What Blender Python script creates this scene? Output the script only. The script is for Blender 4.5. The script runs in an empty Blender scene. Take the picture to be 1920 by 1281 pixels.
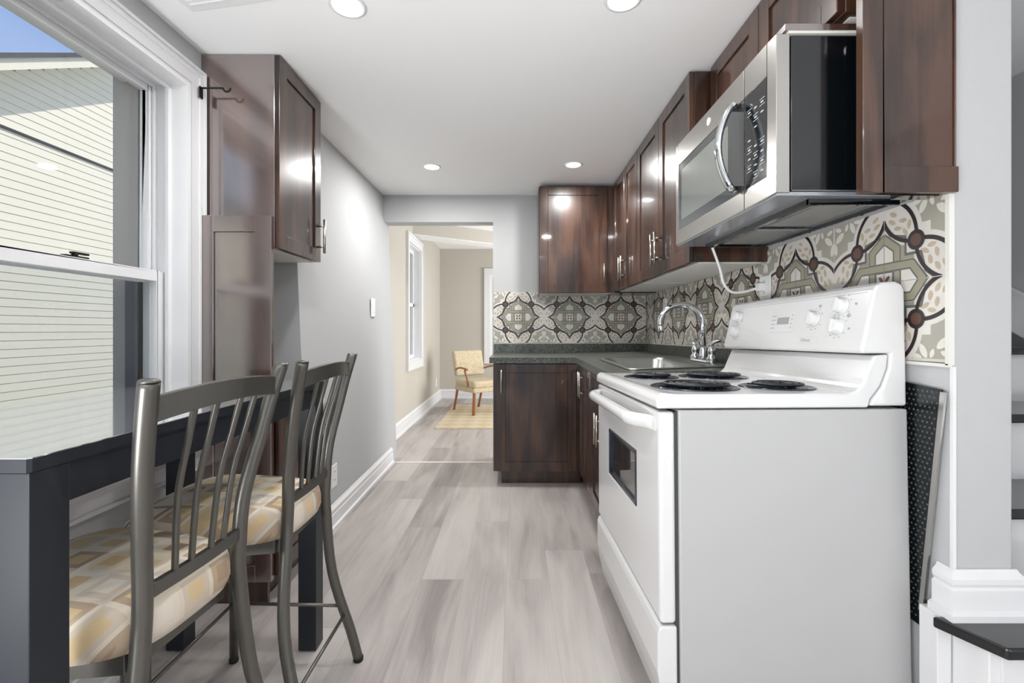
import bpy, bmesh, math, random
from mathutils import Matrix, Vector
random.seed(7)
SC = bpy.context.scene
C = SC.collection
PI = math.pi

# ------------------------------------------------------------------ camera
F_PX, PX, PY, CAM_H = 853.0, 968.0, 618.0, 1.05
cam = bpy.data.cameras.new('camera')
cam.sensor_width = 36.0
cam.lens = F_PX/1920*36.0
cam.shift_x = -(PX-960.0)/1920
cam.shift_y = -(640.5-PY)/1920
cam.clip_start = 0.02
cam_o = bpy.data.objects.new('camera', cam)
cam_o.location = (0, 0, CAM_H)
cam_o.rotation_euler = (PI/2, 0, 0)
C.objects.link(cam_o)
SC.camera = cam_o
# ------------------------------------------------------------------ view
SC.view_settings.view_transform = 'Standard'
SC.view_settings.look = 'None'
SC.view_settings.gamma = 1
SC.view_settings.use_curve_mapping = False
SC.view_settings.exposure = 0.08
# ------------------------------------------------------------------ sky
W = bpy.data.worlds.new('sky'); SC.world = W; W.use_nodes = True
def sky():
    nt = W.node_tree; nt.nodes.clear(); N = nt.nodes.new; L = nt.links.new
    out = N('ShaderNodeOutputWorld'); bg = N('ShaderNodeBackground')
    tc = N('ShaderNodeTexCoord'); sep = N('ShaderNodeSeparateXYZ')
    L(tc.outputs['Generated'], sep.inputs[0])
    r = N('ShaderNodeValToRGB'); L(sep.outputs['Z'], r.inputs[0])
    r.color_ramp.elements[0].position = 0.0; r.color_ramp.elements[0].color = (.74, .86, 1, 1)
    r.color_ramp.elements[1].position = .75; r.color_ramp.elements[1].color = (.06, .22, .75, 1)
    mp = N('ShaderNodeMapping'); mp.inputs['Scale'].default_value = (1.2, 1.6, 11)
    L(tc.outputs['Generated'], mp.inputs[0])
    nz = N('ShaderNodeTexNoise'); nz.inputs['Scale'].default_value = 1.6; nz.inputs['Detail'].default_value = 6
    L(mp.outputs[0], nz.inputs[0])
    cr = N('ShaderNodeValToRGB'); L(nz.outputs[0], cr.inputs[0])
    cr.color_ramp.elements[0].position = .40; cr.color_ramp.elements[1].position = .62
    mx = N('ShaderNodeMixRGB'); L(cr.outputs[0], mx.inputs[0]); L(r.outputs[0], mx.inputs[1]); mx.inputs[2].default_value = (.85, .92, 1, 1)
    L(mx.outputs[0], bg.inputs[0]); bg.inputs[1].default_value = .95
    L(bg.outputs[0], out.inputs[0])
sky()
# ------------------------------------------------------------------ sun
sl = bpy.data.lights.new('sun', 'SUN'); sl.energy = 3.1; sl.angle = math.radians(.6); sl.color = (1, .93, .84)
so = bpy.data.objects.new('sun', sl); C.objects.link(so)
so.rotation_euler = Vector((.62, -.42, .80)).to_track_quat('Z', 'Y').to_euler()
so.location = (4, -4, 8)
# ------------------------------------------------------------------ added fill lamps, out of view, standing in for daylight
def area(name, loc, rot, sx, sy, power, col=(1, 1, 1)):
    l = bpy.data.lights.new(name, 'AREA'); l.shape = 'RECTANGLE'; l.size = sx; l.size_y = sy; l.energy = power; l.color = col
    o = bpy.data.objects.new(name, l); o.location = loc; o.rotation_euler = rot; C.objects.link(o); return o
COOL = (.975, .99, 1)
LP = dict(rear=3, rear_low=2, stair=3, stair_low=14, left_rear=2, left_low=142, near=6.0, far=11.5, back=0.4, farroom=90)
area('fill_rear', (.45, -4.9, 1.15), (PI/2, 0, 0), 3.0, 1.7, LP['rear'], COOL)  # added lamp filling the room from the rear
area('fill_rear_low', (.45, -4.88, .5), (PI/2+.7, 0, 0), 3.0, .7, LP['rear_low'], COOL)  # added low lamp, tilted up to lift the ceiling
area('fill_stairwell', (2.06, -1.3, 1.25), (PI/2, 0, PI/2), 2.2, 1.5, LP['stair'], COOL)  # added lamp; the stairwell wall has no window
area('fill_stairwell_low', (2.05, -1.3, .45), (PI/2+.9, 0, PI/2), 2.2, .5, LP['stair_low'], COOL)  # added lamp tilted up at ceiling and left wall
area('fill_left', (-1.18, -.7, 1.3), (PI/2, 0, -PI/2), 1.6, 1.3, LP['left_rear'], COOL)  # added lamp before the solid wall, no window here
area('fill_left_low', (-1.17, -1.0, .5), (PI/2+.9, 0, -PI/2), 1.8, .5, LP['left_low'], COOL)  # added main fill, tilted up to brighten the ceiling
area('fill_far_room', (2.3, 5.4, 1.2), (PI/2+.2, 0, PI/2), 1.8, 1.6, LP['farroom'], COOL)  # added lamp brightening the far room from its right side
# recessed lamps: their light
DL = [(-.557, 1.50), (.345, 1.47), (-.555, 2.99), (.37, 2.95), (-.55, .0), (.35, .0), (-.55, -1.4), (.35, -1.4)]
ZC = 2.115
for i, (x, y) in enumerate(DL):
    l = bpy.data.lights.new('downlight_lamp', 'AREA'); l.shape = 'DISK'; l.size = .09
    l.energy = LP['near'] if i < 2 else (LP['far'] if i < 4 else LP['back']); l.color = (1, .99, .975)
    o = bpy.data.objects.new('downlight_lamp', l); o.location = (x, y, ZC-.012); C.objects.link(o)

# ================================================================== helpers
def lin(c):
    return tuple(((v/255)/12.92 if v/255 <= .04045 else ((v/255+.055)/1.055)**2.4) for v in c)+(1,)
MATS = {}
def mat(name, rgb=(200, 200, 200), rough=.5, metal=0.0, spec=.5, coat=0.0, coat_rough=.1, emit=None, estr=0.0, ior=None, bump=0, bscale=100, var=0, vscale=8, vmap=(1, 1, 1)):
    m = bpy.data.materials.new(name); m.use_nodes = True; nt = m.node_tree
    b = nt.nodes['Principled BSDF']; N = nt.nodes.new; L = nt.links.new
    b.inputs['Base Color'].default_value = lin(rgb); b.inputs['Roughness'].default_value = rough
    b.inputs['Metallic'].default_value = metal; b.inputs['Specular IOR Level'].default_value = spec
    b.inputs['Coat Weight'].default_value = coat; b.inputs['Coat Roughness'].default_value = coat_rough
    if ior: b.inputs['IOR'].default_value = ior
    if emit: b.inputs['Emission Color'].default_value = lin(emit); b.inputs['Emission Strength'].default_value = estr
    if bump or var:
        tc = N('ShaderNodeTexCoord'); mp = N('ShaderNodeMapping'); mp.inputs['Scale'].default_value = vmap
        L(tc.outputs['Object'], mp.inputs[0])
    if var:
        nz = N('ShaderNodeTexNoise'); nz.inputs['Scale'].default_value = vscale; nz.inputs['Detail'].default_value = 5; L(mp.outputs[0], nz.inputs[0])
        mx = N('ShaderNodeMixRGB'); c = lin(rgb)
        mx.inputs[1].default_value = tuple(v*(1-var) for v in c[:3])+(1,); mx.inputs[2].default_value = tuple(min(1, v*(1+var)) for v in c[:3])+(1,)
        L(nz.outputs[0], mx.inputs[0]); L(mx.outputs[0], b.inputs['Base Color'])
    if bump:
        nz = N('ShaderNodeTexNoise'); nz.inputs['Scale'].default_value = bscale; nz.inputs['Detail'].default_value = 4; L(mp.outputs[0], nz.inputs[0])
        bp = N('ShaderNodeBump'); bp.inputs['Strength'].default_value = bump; bp.inputs['Distance'].default_value = .002; L(nz.outputs[0], bp.inputs['Height']); L(bp.outputs[0], b.inputs['Normal'])
    MATS[name] = m; return m

def wood(name, dark, mid, light, rough=.28, coat=.6, scale=1.0, cior=1.5, cr=.12):
    m = bpy.data.materials.new(name); m.use_nodes = True; nt = m.node_tree; b = nt.nodes['Principled BSDF']; N = nt.nodes.new; L = nt.links.new
    tc = N('ShaderNodeTexCoord'); oi = N('ShaderNodeObjectInfo'); ad = N('ShaderNodeVectorMath'); ad.operation = 'ADD'
    ms = N('ShaderNodeMath'); ms.operation = 'MULTIPLY'; ms.inputs[1].default_value = 17.3; L(oi.outputs['Random'], ms.inputs[0])
    L(tc.outputs['Object'], ad.inputs[0]); L(ms.outputs[0], ad.inputs[1])
    mp = N('ShaderNodeMapping'); mp.inputs['Scale'].default_value = (8*scale, 8*scale, 1.3*scale); L(ad.outputs[0], mp.inputs[0])
    n1 = N('ShaderNodeTexNoise'); n1.inputs['Scale'].default_value = 1.5; n1.inputs['Detail'].default_value = 4; n1.inputs['Distortion'].default_value = .35; L(mp.outputs[0], n1.inputs[0])
    mp2 = N('ShaderNodeMapping'); mp2.inputs['Scale'].default_value = (90*scale, 90*scale, 2*scale); L(ad.outputs[0], mp2.inputs[0])
    n2 = N('ShaderNodeTexNoise'); n2.inputs['Scale'].default_value = 1.0; n2.inputs['Detail'].default_value = 3; L(mp2.outputs[0], n2.inputs[0])
    mm = N('ShaderNodeMath'); mm.operation = 'MULTIPLY_ADD'; L(n2.outputs[0], mm.inputs[0]); mm.inputs[1].default_value = .2
    s2 = N('ShaderNodeMath'); s2.operation = 'MULTIPLY'; s2.inputs[1].default_value = .86; L(n1.outputs[0], s2.inputs[0]); L(s2.outputs[0], mm.inputs[2])
    r = N('ShaderNodeValToRGB'); L(mm.outputs[0], r.inputs[0]); e = r.color_ramp.elements
    e[0].position = .40; e[0].color = lin(dark); e[1].position = .64; e[1].color = lin(light); q = e.new(.5); q.color = lin(mid)
    L(r.outputs[0], b.inputs['Base Color']); b.inputs['Roughness'].default_value = rough
    b.inputs['Coat Weight'].default_value = coat; b.inputs['Coat Roughness'].default_value = cr; b.inputs['Coat IOR'].default_value = cior
    MATS[name] = m; return m

def glass(name, tint=(1, 1, 1), refl=.08, rough=0.0, rmul=1.0):
    m = bpy.data.materials.new(name); m.use_nodes = True; nt = m.node_tree; nt.nodes.clear(); N = nt.nodes.new; L = nt.links.new
    o = N('ShaderNodeOutputMaterial'); t = N('ShaderNodeBsdfTransparent'); t.inputs[0].default_value = (*tint, 1)
    g = N('ShaderNodeBsdfGlossy'); g.inputs['Roughness'].default_value = rough; f = N('ShaderNodeLayerWeight'); p5 = N('ShaderNodeMath'); p5.operation = 'POWER'; p5.inputs[1].default_value = 5; L(f.outputs['Facing'], p5.inputs[0])
    k = N('ShaderNodeMath'); k.operation = 'MULTIPLY_ADD'; k.inputs[1].default_value = .5*rmul; k.inputs[2].default_value = .03*rmul; L(p5.outputs[0], k.inputs[0])
    x = N('ShaderNodeMixShader'); L(k.outputs[0], x.inputs[0]); L(t.outputs[0], x.inputs[1]); L(g.outputs[0], x.inputs[2]); L(x.outputs[0], o.inputs[0])
    MATS[name] = m; return m

mat('wall_grey', (185, 186, 187), .75, bump=.15, bscale=220)
mat('wall_beige', (192, 187, 177), .75, bump=.15, bscale=220)
mat('ceiling_white', (250, 250, 250), .85, bump=.1, bscale=150)
mat('trim_white', (226, 226, 227), .35)
mat('vinyl_white', (235, 235, 236), .3)
mat('ext_grey', (176, 170, 166), .55)
mat('ext_blue', (96, 98, 106), .5)
wood('cherry', (32, 17, 12), (50, 30, 21), (78, 51, 37), .3, .65, 1.0, 1.5, .06)
wood('cherry_side', (60, 39, 33), (78, 53, 45), (96, 70, 60), .3, 1.0, 1.0, 3.2, .14)
mat('cab_white', (222, 220, 214), .5)
mat('nickel', (190, 182, 174), .3, 1.0)
mat('chrome', (225, 228, 232), .06, 1.0)
mat('steel', (186, 184, 180), .27, 1.0)
mat('sink_steel', (180, 182, 180), .3, 1.0)
mat('micro_black', (10, 14, 17), .12, coat=.5)
mat('micro_glass', (52, 56, 58), .08, coat=1.0, coat_rough=.03)
mat('micro_screen', (112, 116, 112), .1, coat=1.0, coat_rough=.03)
mat('key_white', (190, 195, 200), .5)
mat('filter', (165, 165, 162), .45, .7, bump=.8, bscale=400)
mat('under_grey', (170, 174, 180), .16, .5)
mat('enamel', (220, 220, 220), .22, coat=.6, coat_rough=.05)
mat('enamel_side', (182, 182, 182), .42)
mat('gap_dark', (70, 70, 72), .6)
mat('coil', (20, 24, 32), .4)
mat('pan', (70, 78, 92), .16, .9)
mat('lcd', (160, 162, 164), .3)
mat('print_grey', (170, 172, 175), .6)
mat('oven_glass', (14, 22, 32), .04, coat=1.0, coat_rough=.02)
mat('black_paint', (14, 17, 22), .22, coat=.5)
mat('table_black', (30, 35, 42), .45, spec=.35, coat=.15, coat_rough=.15)
mat('table_gloss', (228, 230, 233), .10, .85, coat=1.0, coat_rough=.03)
mat('chair_metal', (108, 106, 101), .34, .75)
mat('rubber', (22, 22, 22), .7)
mat('bracket_black', (20, 20, 22), .4, .4)
mat('plastic_white', (236, 236, 236), .35)
mat('lens', (255, 255, 250), .5, emit=(255, 252, 245), estr=7)
mat('floor_strip', (224, 216, 208), .5)
mat('ground', (120, 122, 110), .9, var=.3)
mat('siding', (240, 234, 218), .6)
mat('siding_gap', (150, 148, 140), .7)
mat('shingle', (92, 90, 92), .9, var=.4, vscale=40)
mat('fascia', (238, 232, 214), .6)
mat('stair_black', (16, 17, 20), .2, coat=.5)
mat('perf_black', (22, 27, 30), .25, .3)
mat('perf_dot', (110, 116, 112), .3, .8)
mat('armwood', (150, 92, 52), .35, coat=.4, var=.25, vscale=14, vmap=(4, 4, 1))
mat('grout', (200, 196, 186), .7)
glass('pane', (.97, .985, .98))
glass('screen', (.87, .885, .90), rmul=.2)
# tile colours
for k, c in dict(t_bg=(164, 161, 150), t_white=(214, 210, 204), t_dark=(50, 42, 42), t_dot=(94, 68, 60), t_fill=(152, 147, 128), t_line=(100, 102, 100), t_leaf=(186, 170, 146), t_pale=(218, 214, 204), t_red=(112, 58, 50)).items():
    mat(k, c, .25, var=.06, vscale=12)

def floor_mat():
    m = bpy.data.materials.new('plank_floor'); m.use_nodes = True; nt = m.node_tree; b = nt.nodes['Principled BSDF']; N = nt.nodes.new; L = nt.links.new
    def M(op, a, bb=None, c=None):
        n = N('ShaderNodeMath'); n.operation = op
        for i, v in enumerate((a, bb, c)):
            if v is None: continue
            if isinstance(v, (int, float)): n.inputs[i].default_value = v
            else: L(v, n.inputs[i])
        return n.outputs[0]
    tc = N('ShaderNodeTexCoord'); s = N('ShaderNodeSeparateXYZ'); L(tc.outputs['Object'], s.inputs[0])
    xs = M('DIVIDE', M('ADD', s.outputs[0], 10.0095), .178); row = M('FLOOR', xs); fx = M('FRACT', xs)
    wn = N('ShaderNodeTexWhiteNoise'); wn.noise_dimensions = '1D'; L(row, wn.inputs['W'])
    ys = M('ADD', M('DIVIDE', s.outputs[1], 1.22), M('MULTIPLY', wn.outputs[0], 7.3)); col = M('FLOOR', ys); fy = M('FRACT', ys)
    cv = N('ShaderNodeCombineXYZ'); L(row, cv.inputs[0]); L(col, cv.inputs[1])
    w2 = N('ShaderNodeTexWhiteNoise'); w2.noise_dimensions = '2D'; L(cv.outputs[0], w2.inputs[0])
    off = N('ShaderNodeVectorMath'); off.operation = 'SCALE'; L(w2.outputs['Color'], off.inputs[0]); off.inputs['Scale'].default_value = 20
    ad = N('ShaderNodeVectorMath'); ad.operation = 'ADD'; L(tc.outputs['Object'], ad.inputs[0]); L(off.outputs[0], ad.inputs[1])
    mp = N('ShaderNodeMapping'); mp.inputs['Scale'].default_value = (9, 1.3, 1); L(ad.outputs[0], mp.inputs[0])
    n1 = N('ShaderNodeTexNoise'); n1.inputs['Scale'].default_value = 1.0; n1.inputs['Detail'].default_value = 5; n1.inputs['Distortion'].default_value = .8; L(mp.outputs[0], n1.inputs[0])
    mp2 = N('ShaderNodeMapping'); mp2.inputs['Scale'].default_value = (120, 4, 1); L(ad.outputs[0], mp2.inputs[0])
    n2 = N('ShaderNodeTexNoise'); n2.inputs['Scale'].default_value = 1.0; n2.inputs['Detail'].default_value = 4; L(mp2.outputs[0], n2.inputs[0])
    v = M('ADD', M('ADD', M('MULTIPLY', n1.outputs[0], .72), M('MULTIPLY', n2.outputs[0], .16)), M('MULTIPLY', w2.outputs[0], .26))
    r = N('ShaderNodeValToRGB'); L(v, r.inputs[0]); e = r.color_ramp.elements
    e[0].position = .34; e[0].color = lin((138, 130, 127)); e[1].position = .74; e[1].color = lin((190, 184, 180)); q = e.new(.54); q.color = lin((170, 163, 159))
    sx = M('LESS_THAN', M('MINIMUM', fx, M('SUBTRACT', 1.0, fx)), .007); sy = M('LESS_THAN', M('MINIMUM', fy, M('SUBTRACT', 1.0, fy)), .0011)
    seam = M('MAXIMUM', sx, sy)
    mx = N('ShaderNodeMixRGB'); L(M('MULTIPLY', seam, .45), mx.inputs[0]); L(r.outputs[0], mx.inputs[1]); mx.inputs[2].default_value = lin((150, 143, 138))
    L(mx.outputs[0], b.inputs['Base Color']); b.inputs['Roughness'].default_value = .42
    MATS['plank_floor'] = m
floor_mat()

def laminate():
    m = bpy.data.materials.new('laminate'); m.use_nodes = True; nt = m.node_tree; b = nt.nodes['Principled BSDF']; N = nt.nodes.new; L = nt.links.new
    tc = N('ShaderNodeTexCoord'); n = N('ShaderNodeTexNoise'); n.inputs['Scale'].default_value = 85; n.inputs['Detail'].default_value = 6; n.inputs['Roughness'].default_value = .8; L(tc.outputs['Object'], n.inputs[0])
    r = N('ShaderNodeValToRGB'); L(n.outputs[0], r.inputs[0]); e = r.color_ramp.elements
    e[0].position = .38; e[0].color = lin((42, 46, 44)); e[1].position = .68; e[1].color = lin((136, 140, 128)); q = e.new(.52); q.color = lin((84, 88, 82))
    L(r.outputs[0], b.inputs['Base Color']); b.inputs['Roughness'].default_value = .28; MATS['laminate'] = m
laminate()

def seat_fabric():
    m = bpy.data.materials.new('seat_fabric'); m.use_nodes = True; nt = m.node_tree; b = nt.nodes['Principled BSDF']; N = nt.nodes.new; L = nt.links.new
    def M(op, a, bb=None):
        n = N('ShaderNodeMath'); n.operation = op
        for i, v in enumerate((a, bb)):
            if v is None: continue
            if isinstance(v, (int, float)): n.inputs[i].default_value = v
            else: L(v, n.inputs[i])
        return n.outputs[0]
    tc = N('ShaderNodeTexCoord'); s = N('ShaderNodeSeparateXYZ'); L(tc.outputs['Object'], s.inputs[0])
    # squares: wrap down the sides by adding z to the coordinates
    X = M('SUBTRACT', s.outputs[0], M('MULTIPLY', s.outputs[2], .9)); Y = s.outputs[1]
    def cells(sz, ox, oy):
        a = M('DIVIDE', M('ADD', X, ox), sz); c = M('DIVIDE', M('ADD', Y, oy), sz)
        cv = N('ShaderNodeCombineXYZ'); L(M('FLOOR', a), cv.inputs[0]); L(M('FLOOR', c), cv.inputs[1])
        w = N('ShaderNodeTexWhiteNoise'); w.noise_dimensions = '2D'; L(cv.outputs[0], w.inputs[0])
        fa = M('ABSOLUTE', M('SUBTRACT', M('FRACT', a), .5)); fc = M('ABSOLUTE', M('SUBTRACT', M('FRACT', c), .5))
        return w, M('MAXIMUM', fa, fc)
    w1, d1 = cells(.070, 3.34, 3.05)
    r = N('ShaderNodeValToRGB'); r.color_ramp.interpolation = 'CONSTANT'; L(w1.outputs[0], r.inputs[0]); e = r.color_ramp.elements
    e[0].position = 0; e[0].color = lin((226, 218, 206)); e[1].position = .86; e[1].color = lin((222, 198, 156))
    for p, c in ((.28, (208, 196, 182)), (.42, (172, 150, 131)), (.58, (224, 208, 178)), (.70, (182, 162, 142))):
        q = e.new(p); q.color = lin(c)
    r2 = N('ShaderNodeValToRGB'); r2.color_ramp.interpolation = 'CONSTANT'; L(w1.outputs['Color'], r2.inputs[0]); e = r2.color_ramp.elements
    e[0].position = 0; e[0].color = lin((230, 222, 210)); e[1].position = .72; e[1].color = lin((166, 143, 124))
    q = e.new(.45); q.color = lin((216, 192, 152))
    ring = M('LESS_THAN', d1, .25)
    m1 = N('ShaderNodeMixRGB'); L(ring, m1.inputs[0]); L(r.outputs[0], m1.inputs[1]); L(r2.outputs[0], m1.inputs[2])
    base = N('ShaderNodeMixRGB'); L(M('GREATER_THAN', d1, .43), base.inputs[0]); L(m1.outputs[0], base.inputs[1]); base.inputs[2].default_value = lin((222, 213, 198))
    w3, d3 = cells(.155, 3.05, 3.02)
    m3 = N('ShaderNodeMixRGB'); L(M('MULTIPLY', M('GREATER_THAN', w3.outputs[0], .6), .12), m3.inputs[0]); L(base.outputs[0], m3.inputs[1]); m3.inputs[2].default_value = lin((232, 204, 156))
    L(m3.outputs[0], b.inputs['Base Color']); b.inputs['Roughness'].default_value = .85
    n = N('ShaderNodeTexNoise'); n.inputs['Scale'].default_value = 900; L(tc.outputs['Object'], n.inputs[0])
    bp = N('ShaderNodeBump'); bp.inputs['Strength'].default_value = .25; bp.inputs['Distance'].default_value = .001; L(n.outputs[0], bp.inputs['Height']); L(bp.outputs[0], b.inputs['Normal'])
    MATS['seat_fabric'] = m
seat_fabric()

def weave(name, c1, c2, scale, diamond=False):
    m = bpy.data.materials.new(name); m.use_nodes = True; nt = m.node_tree; b = nt.nodes['Principled BSDF']; N = nt.nodes.new; L = nt.links.new
    tc = N('ShaderNodeTexCoord'); mp = N('ShaderNodeMapping'); L(tc.outputs['Object'], mp.inputs[0])
    if diamond: mp.inputs['Rotation'].default_value = (0, 0, PI/4)
    if diamond:
        t = N('ShaderNodeTexChecker'); t.inputs['Scale'].default_value = scale; L(mp.outputs[0], t.inputs[0]); t.inputs[1].default_value = lin(c1); t.inputs[2].default_value = lin(c2); L(t.outputs[0], b.inputs['Base Color'])
    else:
        t = N('ShaderNodeTexVoronoi'); t.inputs['Scale'].default_value = scale; L(mp.outputs[0], t.inputs[0])
        r = N('ShaderNodeValToRGB'); L(t.outputs[0], r.inputs[0]); r.color_ramp.elements[0].color = lin(c1); r.color_ramp.elements[1].color = lin(c2); L(r.outputs[0], b.inputs['Base Color'])
    b.inputs['Roughness'].default_value = .85; MATS[name] = m
weave('brocade', (206, 194, 168), (188, 170, 138), 28)
weave('rug_weave', (208, 194, 168), (196, 179, 148), 7.5, True)

# ------------------------------------------------------------------ mesh builder
class MB:
    def __init__(s): s.v = []; s.f = []; s.m = []; s.s = []; s.M = Matrix.Identity(4)
    def add(s, vs, fs, mi=0, smooth=False):
        o = len(s.v); s.v += [tuple(s.M @ Vector(p)) for p in vs]
        for f in fs: s.f.append([o+i for i in f]); s.m.append(mi); s.s.append(smooth)
        return s
    def box(s, x0, y0, z0, x1, y1, z1, mi=0):
        if x0 > x1: x0, x1 = x1, x0
        if y0 > y1: y0, y1 = y1, y0
        if z0 > z1: z0, z1 = z1, z0
        return s.add([(x0, y0, z0), (x1, y0, z0), (x1, y1, z0), (x0, y1, z0), (x0, y0, z1), (x1, y0, z1), (x1, y1, z1), (x0, y1, z1)],
              [(0, 3, 2, 1), (4, 5, 6, 7), (0, 1, 5, 4), (1, 2, 6, 5), (2, 3, 7, 6), (3, 0, 4, 7)], mi)
    def hexa(s, p, mi=0):   # 8 points, bottom ring then top ring
        return s.add(p, [(0, 3, 2, 1), (4, 5, 6, 7), (0, 1, 5, 4), (1, 2, 6, 5), (2, 3, 7, 6), (3, 0, 4, 7)], mi)
    def prism(s, poly, fn, a, b, mi=0, smooth=False):  # poly of 2-tuples, fn(p, t)->3d
        n = len(poly); vs = [fn(p, a) for p in poly]+[fn(p, b) for p in poly]
        s.add(vs, [tuple(range(n))[::-1], tuple(range(n, 2*n))], mi)
        return s.add(vs, [(i, (i+1) % n, n+(i+1) % n, n+i) for i in range(n)], mi, smooth)
    def tube(s, pts, r, n=12, mi=0, caps=True, ell=1.0, up=None):
        pts = [Vector(p) for p in pts]; rr = r if isinstance(r, (list, tuple)) else [r]*len(pts)
        vs = []; prev = Vector(up) if up else None
        for i, p in enumerate(pts):
            d = (pts[min(i+1, len(pts)-1)]-pts[max(i-1, 0)]).normalized()
            if prev is None: prev = Vector((0, 0, 1)) if abs(d.z) < .9 else Vector((1, 0, 0))
            a = prev - d*prev.dot(d); a.normalize(); b = d.cross(a); prev = a
            for k in range(n):
                t = 2*PI*k/n; vs.append(tuple(p+a*math.cos(t)*rr[i]*ell+b*math.sin(t)*rr[i]))
        fs = [(i*n+k, i*n+(k+1) % n, (i+1)*n+(k+1) % n, (i+1)*n+k) for i in range(len(pts)-1) for k in range(n)]
        s.add(vs, fs, mi, True)
        if caps:
            m = (len(pts)-1)*n
            s.add(vs[:n], [tuple(range(n))[::-1]], mi); s.add(vs[m:], [tuple(range(n))], mi)
        return s
    def bar(s, pts, w, h, up=(0, 0, 1), mi=0):  # rectangular section swept: w along side, h along up
        pts = [Vector(p) for p in pts]; vs = []
        for i, p in enumerate(pts):
            d = (pts[min(i+1, len(pts)-1)]-pts[max(i-1, 0)]).normalized()
            a = Vector(up)-d*Vector(up).dot(d); a.normalize(); b = d.cross(a)
            for sa, sb in ((-1, -1), (1, -1), (1, 1), (-1, 1)): vs.append(tuple(p+a*sa*h/2+b*sb*w/2))
        fs = [(i*4+k, i*4+(k+1) % 4, (i+1)*4+(k+1) % 4, (i+1)*4+k) for i in range(len(pts)-1) for k in range(4)]
        m = (len(pts)-1)*4
        return s.add(vs, fs+[(3, 2, 1, 0), (m, m+1, m+2, m+3)], mi)
    def lathe(s, prof, c=(0, 0, 0), n=32, mi=0, axis='z', smooth=True, sx=1, sy=1):
        vs = []
        for r, h in prof:
            for k in range(n):
                t = 2*PI*k/n; a, b = r*math.cos(t)*sx, r*math.sin(t)*sy
                if axis == 'z': vs.append((c[0]+a, c[1]+b, c[2]+h))
                elif axis == 'x': vs.append((c[0]+h, c[1]+a, c[2]+b))
                else: vs.append((c[0]+a, c[1]+h, c[2]+b))
        fs = [(i*n+k, i*n+(k+1) % n, (i+1)*n+(k+1) % n, (i+1)*n+k) for i in range(len(prof)-1) for k in range(n)]
        m = (len(prof)-1)*n
        s.add(vs, fs, mi, smooth)
        return s.add(vs, [tuple(range(n))[::-1], tuple(range(m, m+n))], mi)
    def build(s, name, mats, parent=None, bevel=0, seg=2, org=None, subsurf=0):
        if isinstance(mats, str): mats = [mats]
        vs = [Vector(p) for p in s.v]
        if parent is None:
            if org is None:
                lo = [min(p[i] for p in vs) for i in range(3)]; hi = [max(p[i] for p in vs) for i in range(3)]
                org = Vector(((lo[0]+hi[0])/2, (lo[1]+hi[1])/2, lo[2]))
            org = Vector(org); vs = [p-org for p in vs]
        elif org is not None: vs = [p-Vector(org) for p in vs]
        me = bpy.data.meshes.new(name); me.from_pydata([tuple(p) for p in vs], [], s.f)
        for k in mats: me.materials.append(MATS[k])
        me.polygons.foreach_set('material_index', s.m); me.polygons.foreach_set('use_smooth', s.s)
        bm = bmesh.new(); bm.from_mesh(me); bmesh.ops.remove_doubles(bm, verts=bm.verts, dist=1e-6) if not s.__dict__.get('nomerge') else None
        if not s.__dict__.get('nomerge'): bmesh.ops.recalc_face_normals(bm, faces=bm.faces)
        bm.to_mesh(me); bm.free(); me.update()
        o = bpy.data.objects.new(name, me); C.objects.link(o)
        if parent is None: o.location = org
        else: o.parent = parent
        if bevel:
            b = o.modifiers.new('bevel', 'BEVEL'); b.width = bevel; b.segments = seg; b.limit_method = 'ANGLE'; b.angle_limit = math.radians(40)
            b.harden_normals = False
            for p in me.polygons: p.use_smooth = p.use_smooth
        if subsurf:
            q = o.modifiers.new('sub', 'SUBSURF'); q.levels = subsurf; q.render_levels = subsurf
        return o

def thing(name, label, cat, loc=(0, 0, 0), rot=(0, 0, 0), group=None):
    o = bpy.data.objects.new(name, None); C.objects.link(o); o.location = loc; o.rotation_euler = rot
    o.empty_display_size = .1
    o['label'] = label; o['category'] = cat
    if group: o['group'] = group
    return o
def tag(o, label, cat, group=None):
    o['label'] = label; o['category'] = cat
    if group: o['group'] = group
    return o
def struct(o): o['kind'] = 'structure'; return o
def copy_tree(o, parent=None):
    c = o.copy(); C.objects.link(c); c.parent = parent
    for ch in list(o.children): copy_tree(ch, c)
    return c
def T(x, y, z): return Matrix.Translation((x, y, z))
def RZ(d): return Matrix.Rotation(math.radians(d), 4, 'Z')

# ================================================================== setting
XL, XL2, XR, YB = -1.22, -1.03, 1.035, 3.62
YN = 1.08   # near end of the right wall
ZCL = 2.12
m = MB(); m.box(-1.7, -5.1, -.06, 2.6, 7.1, 0); struct(m.build('floor', 'plank_floor', org=(0, 0, 0)))
m = MB(); m.box(-1.35, -5.0, ZCL, 2.6, YB+.14, ZCL+.2); struct(m.build('ceiling', 'ceiling_white'))
m = MB(); m.box(-1.35, YB+.14, 2.28, 2.6, 7.1, 2.42); struct(m.build('ceiling_far_room', 'ceiling_white'))
# left wall with the window hole
WY0, WY1, WZ0, WZ1 = .985, 1.675, .625, 1.955
m = MB()
x0, x1 = XL-.14, XL
m.box(x0, -5.0, 0, x1, WY0, ZCL); m.box(x0, WY1, 0, x1, 2.16, ZCL)
m.box(x0, WY0, 0, x1, WY1, WZ0); m.box(x0, WY0, WZ1, x1, WY1, ZCL)
struct(m.build('wall_left', 'wall_grey'))
# the wall beyond the jog leans very slightly outwards at the top, as old walls do
m = MB(); Y0, Y1 = 2.14, YB+.13
m.hexa([(-1.36, Y0, 0), (-.972, Y0, 0), (-.985, Y1, 0), (-1.36, Y1, 0), (-1.36, Y0, ZCL), (-1.062, Y0, ZCL), (-1.060, Y1, ZCL), (-1.36, Y1, ZCL)])
struct(m.build('wall_left_jog', 'wall_grey'))
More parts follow.
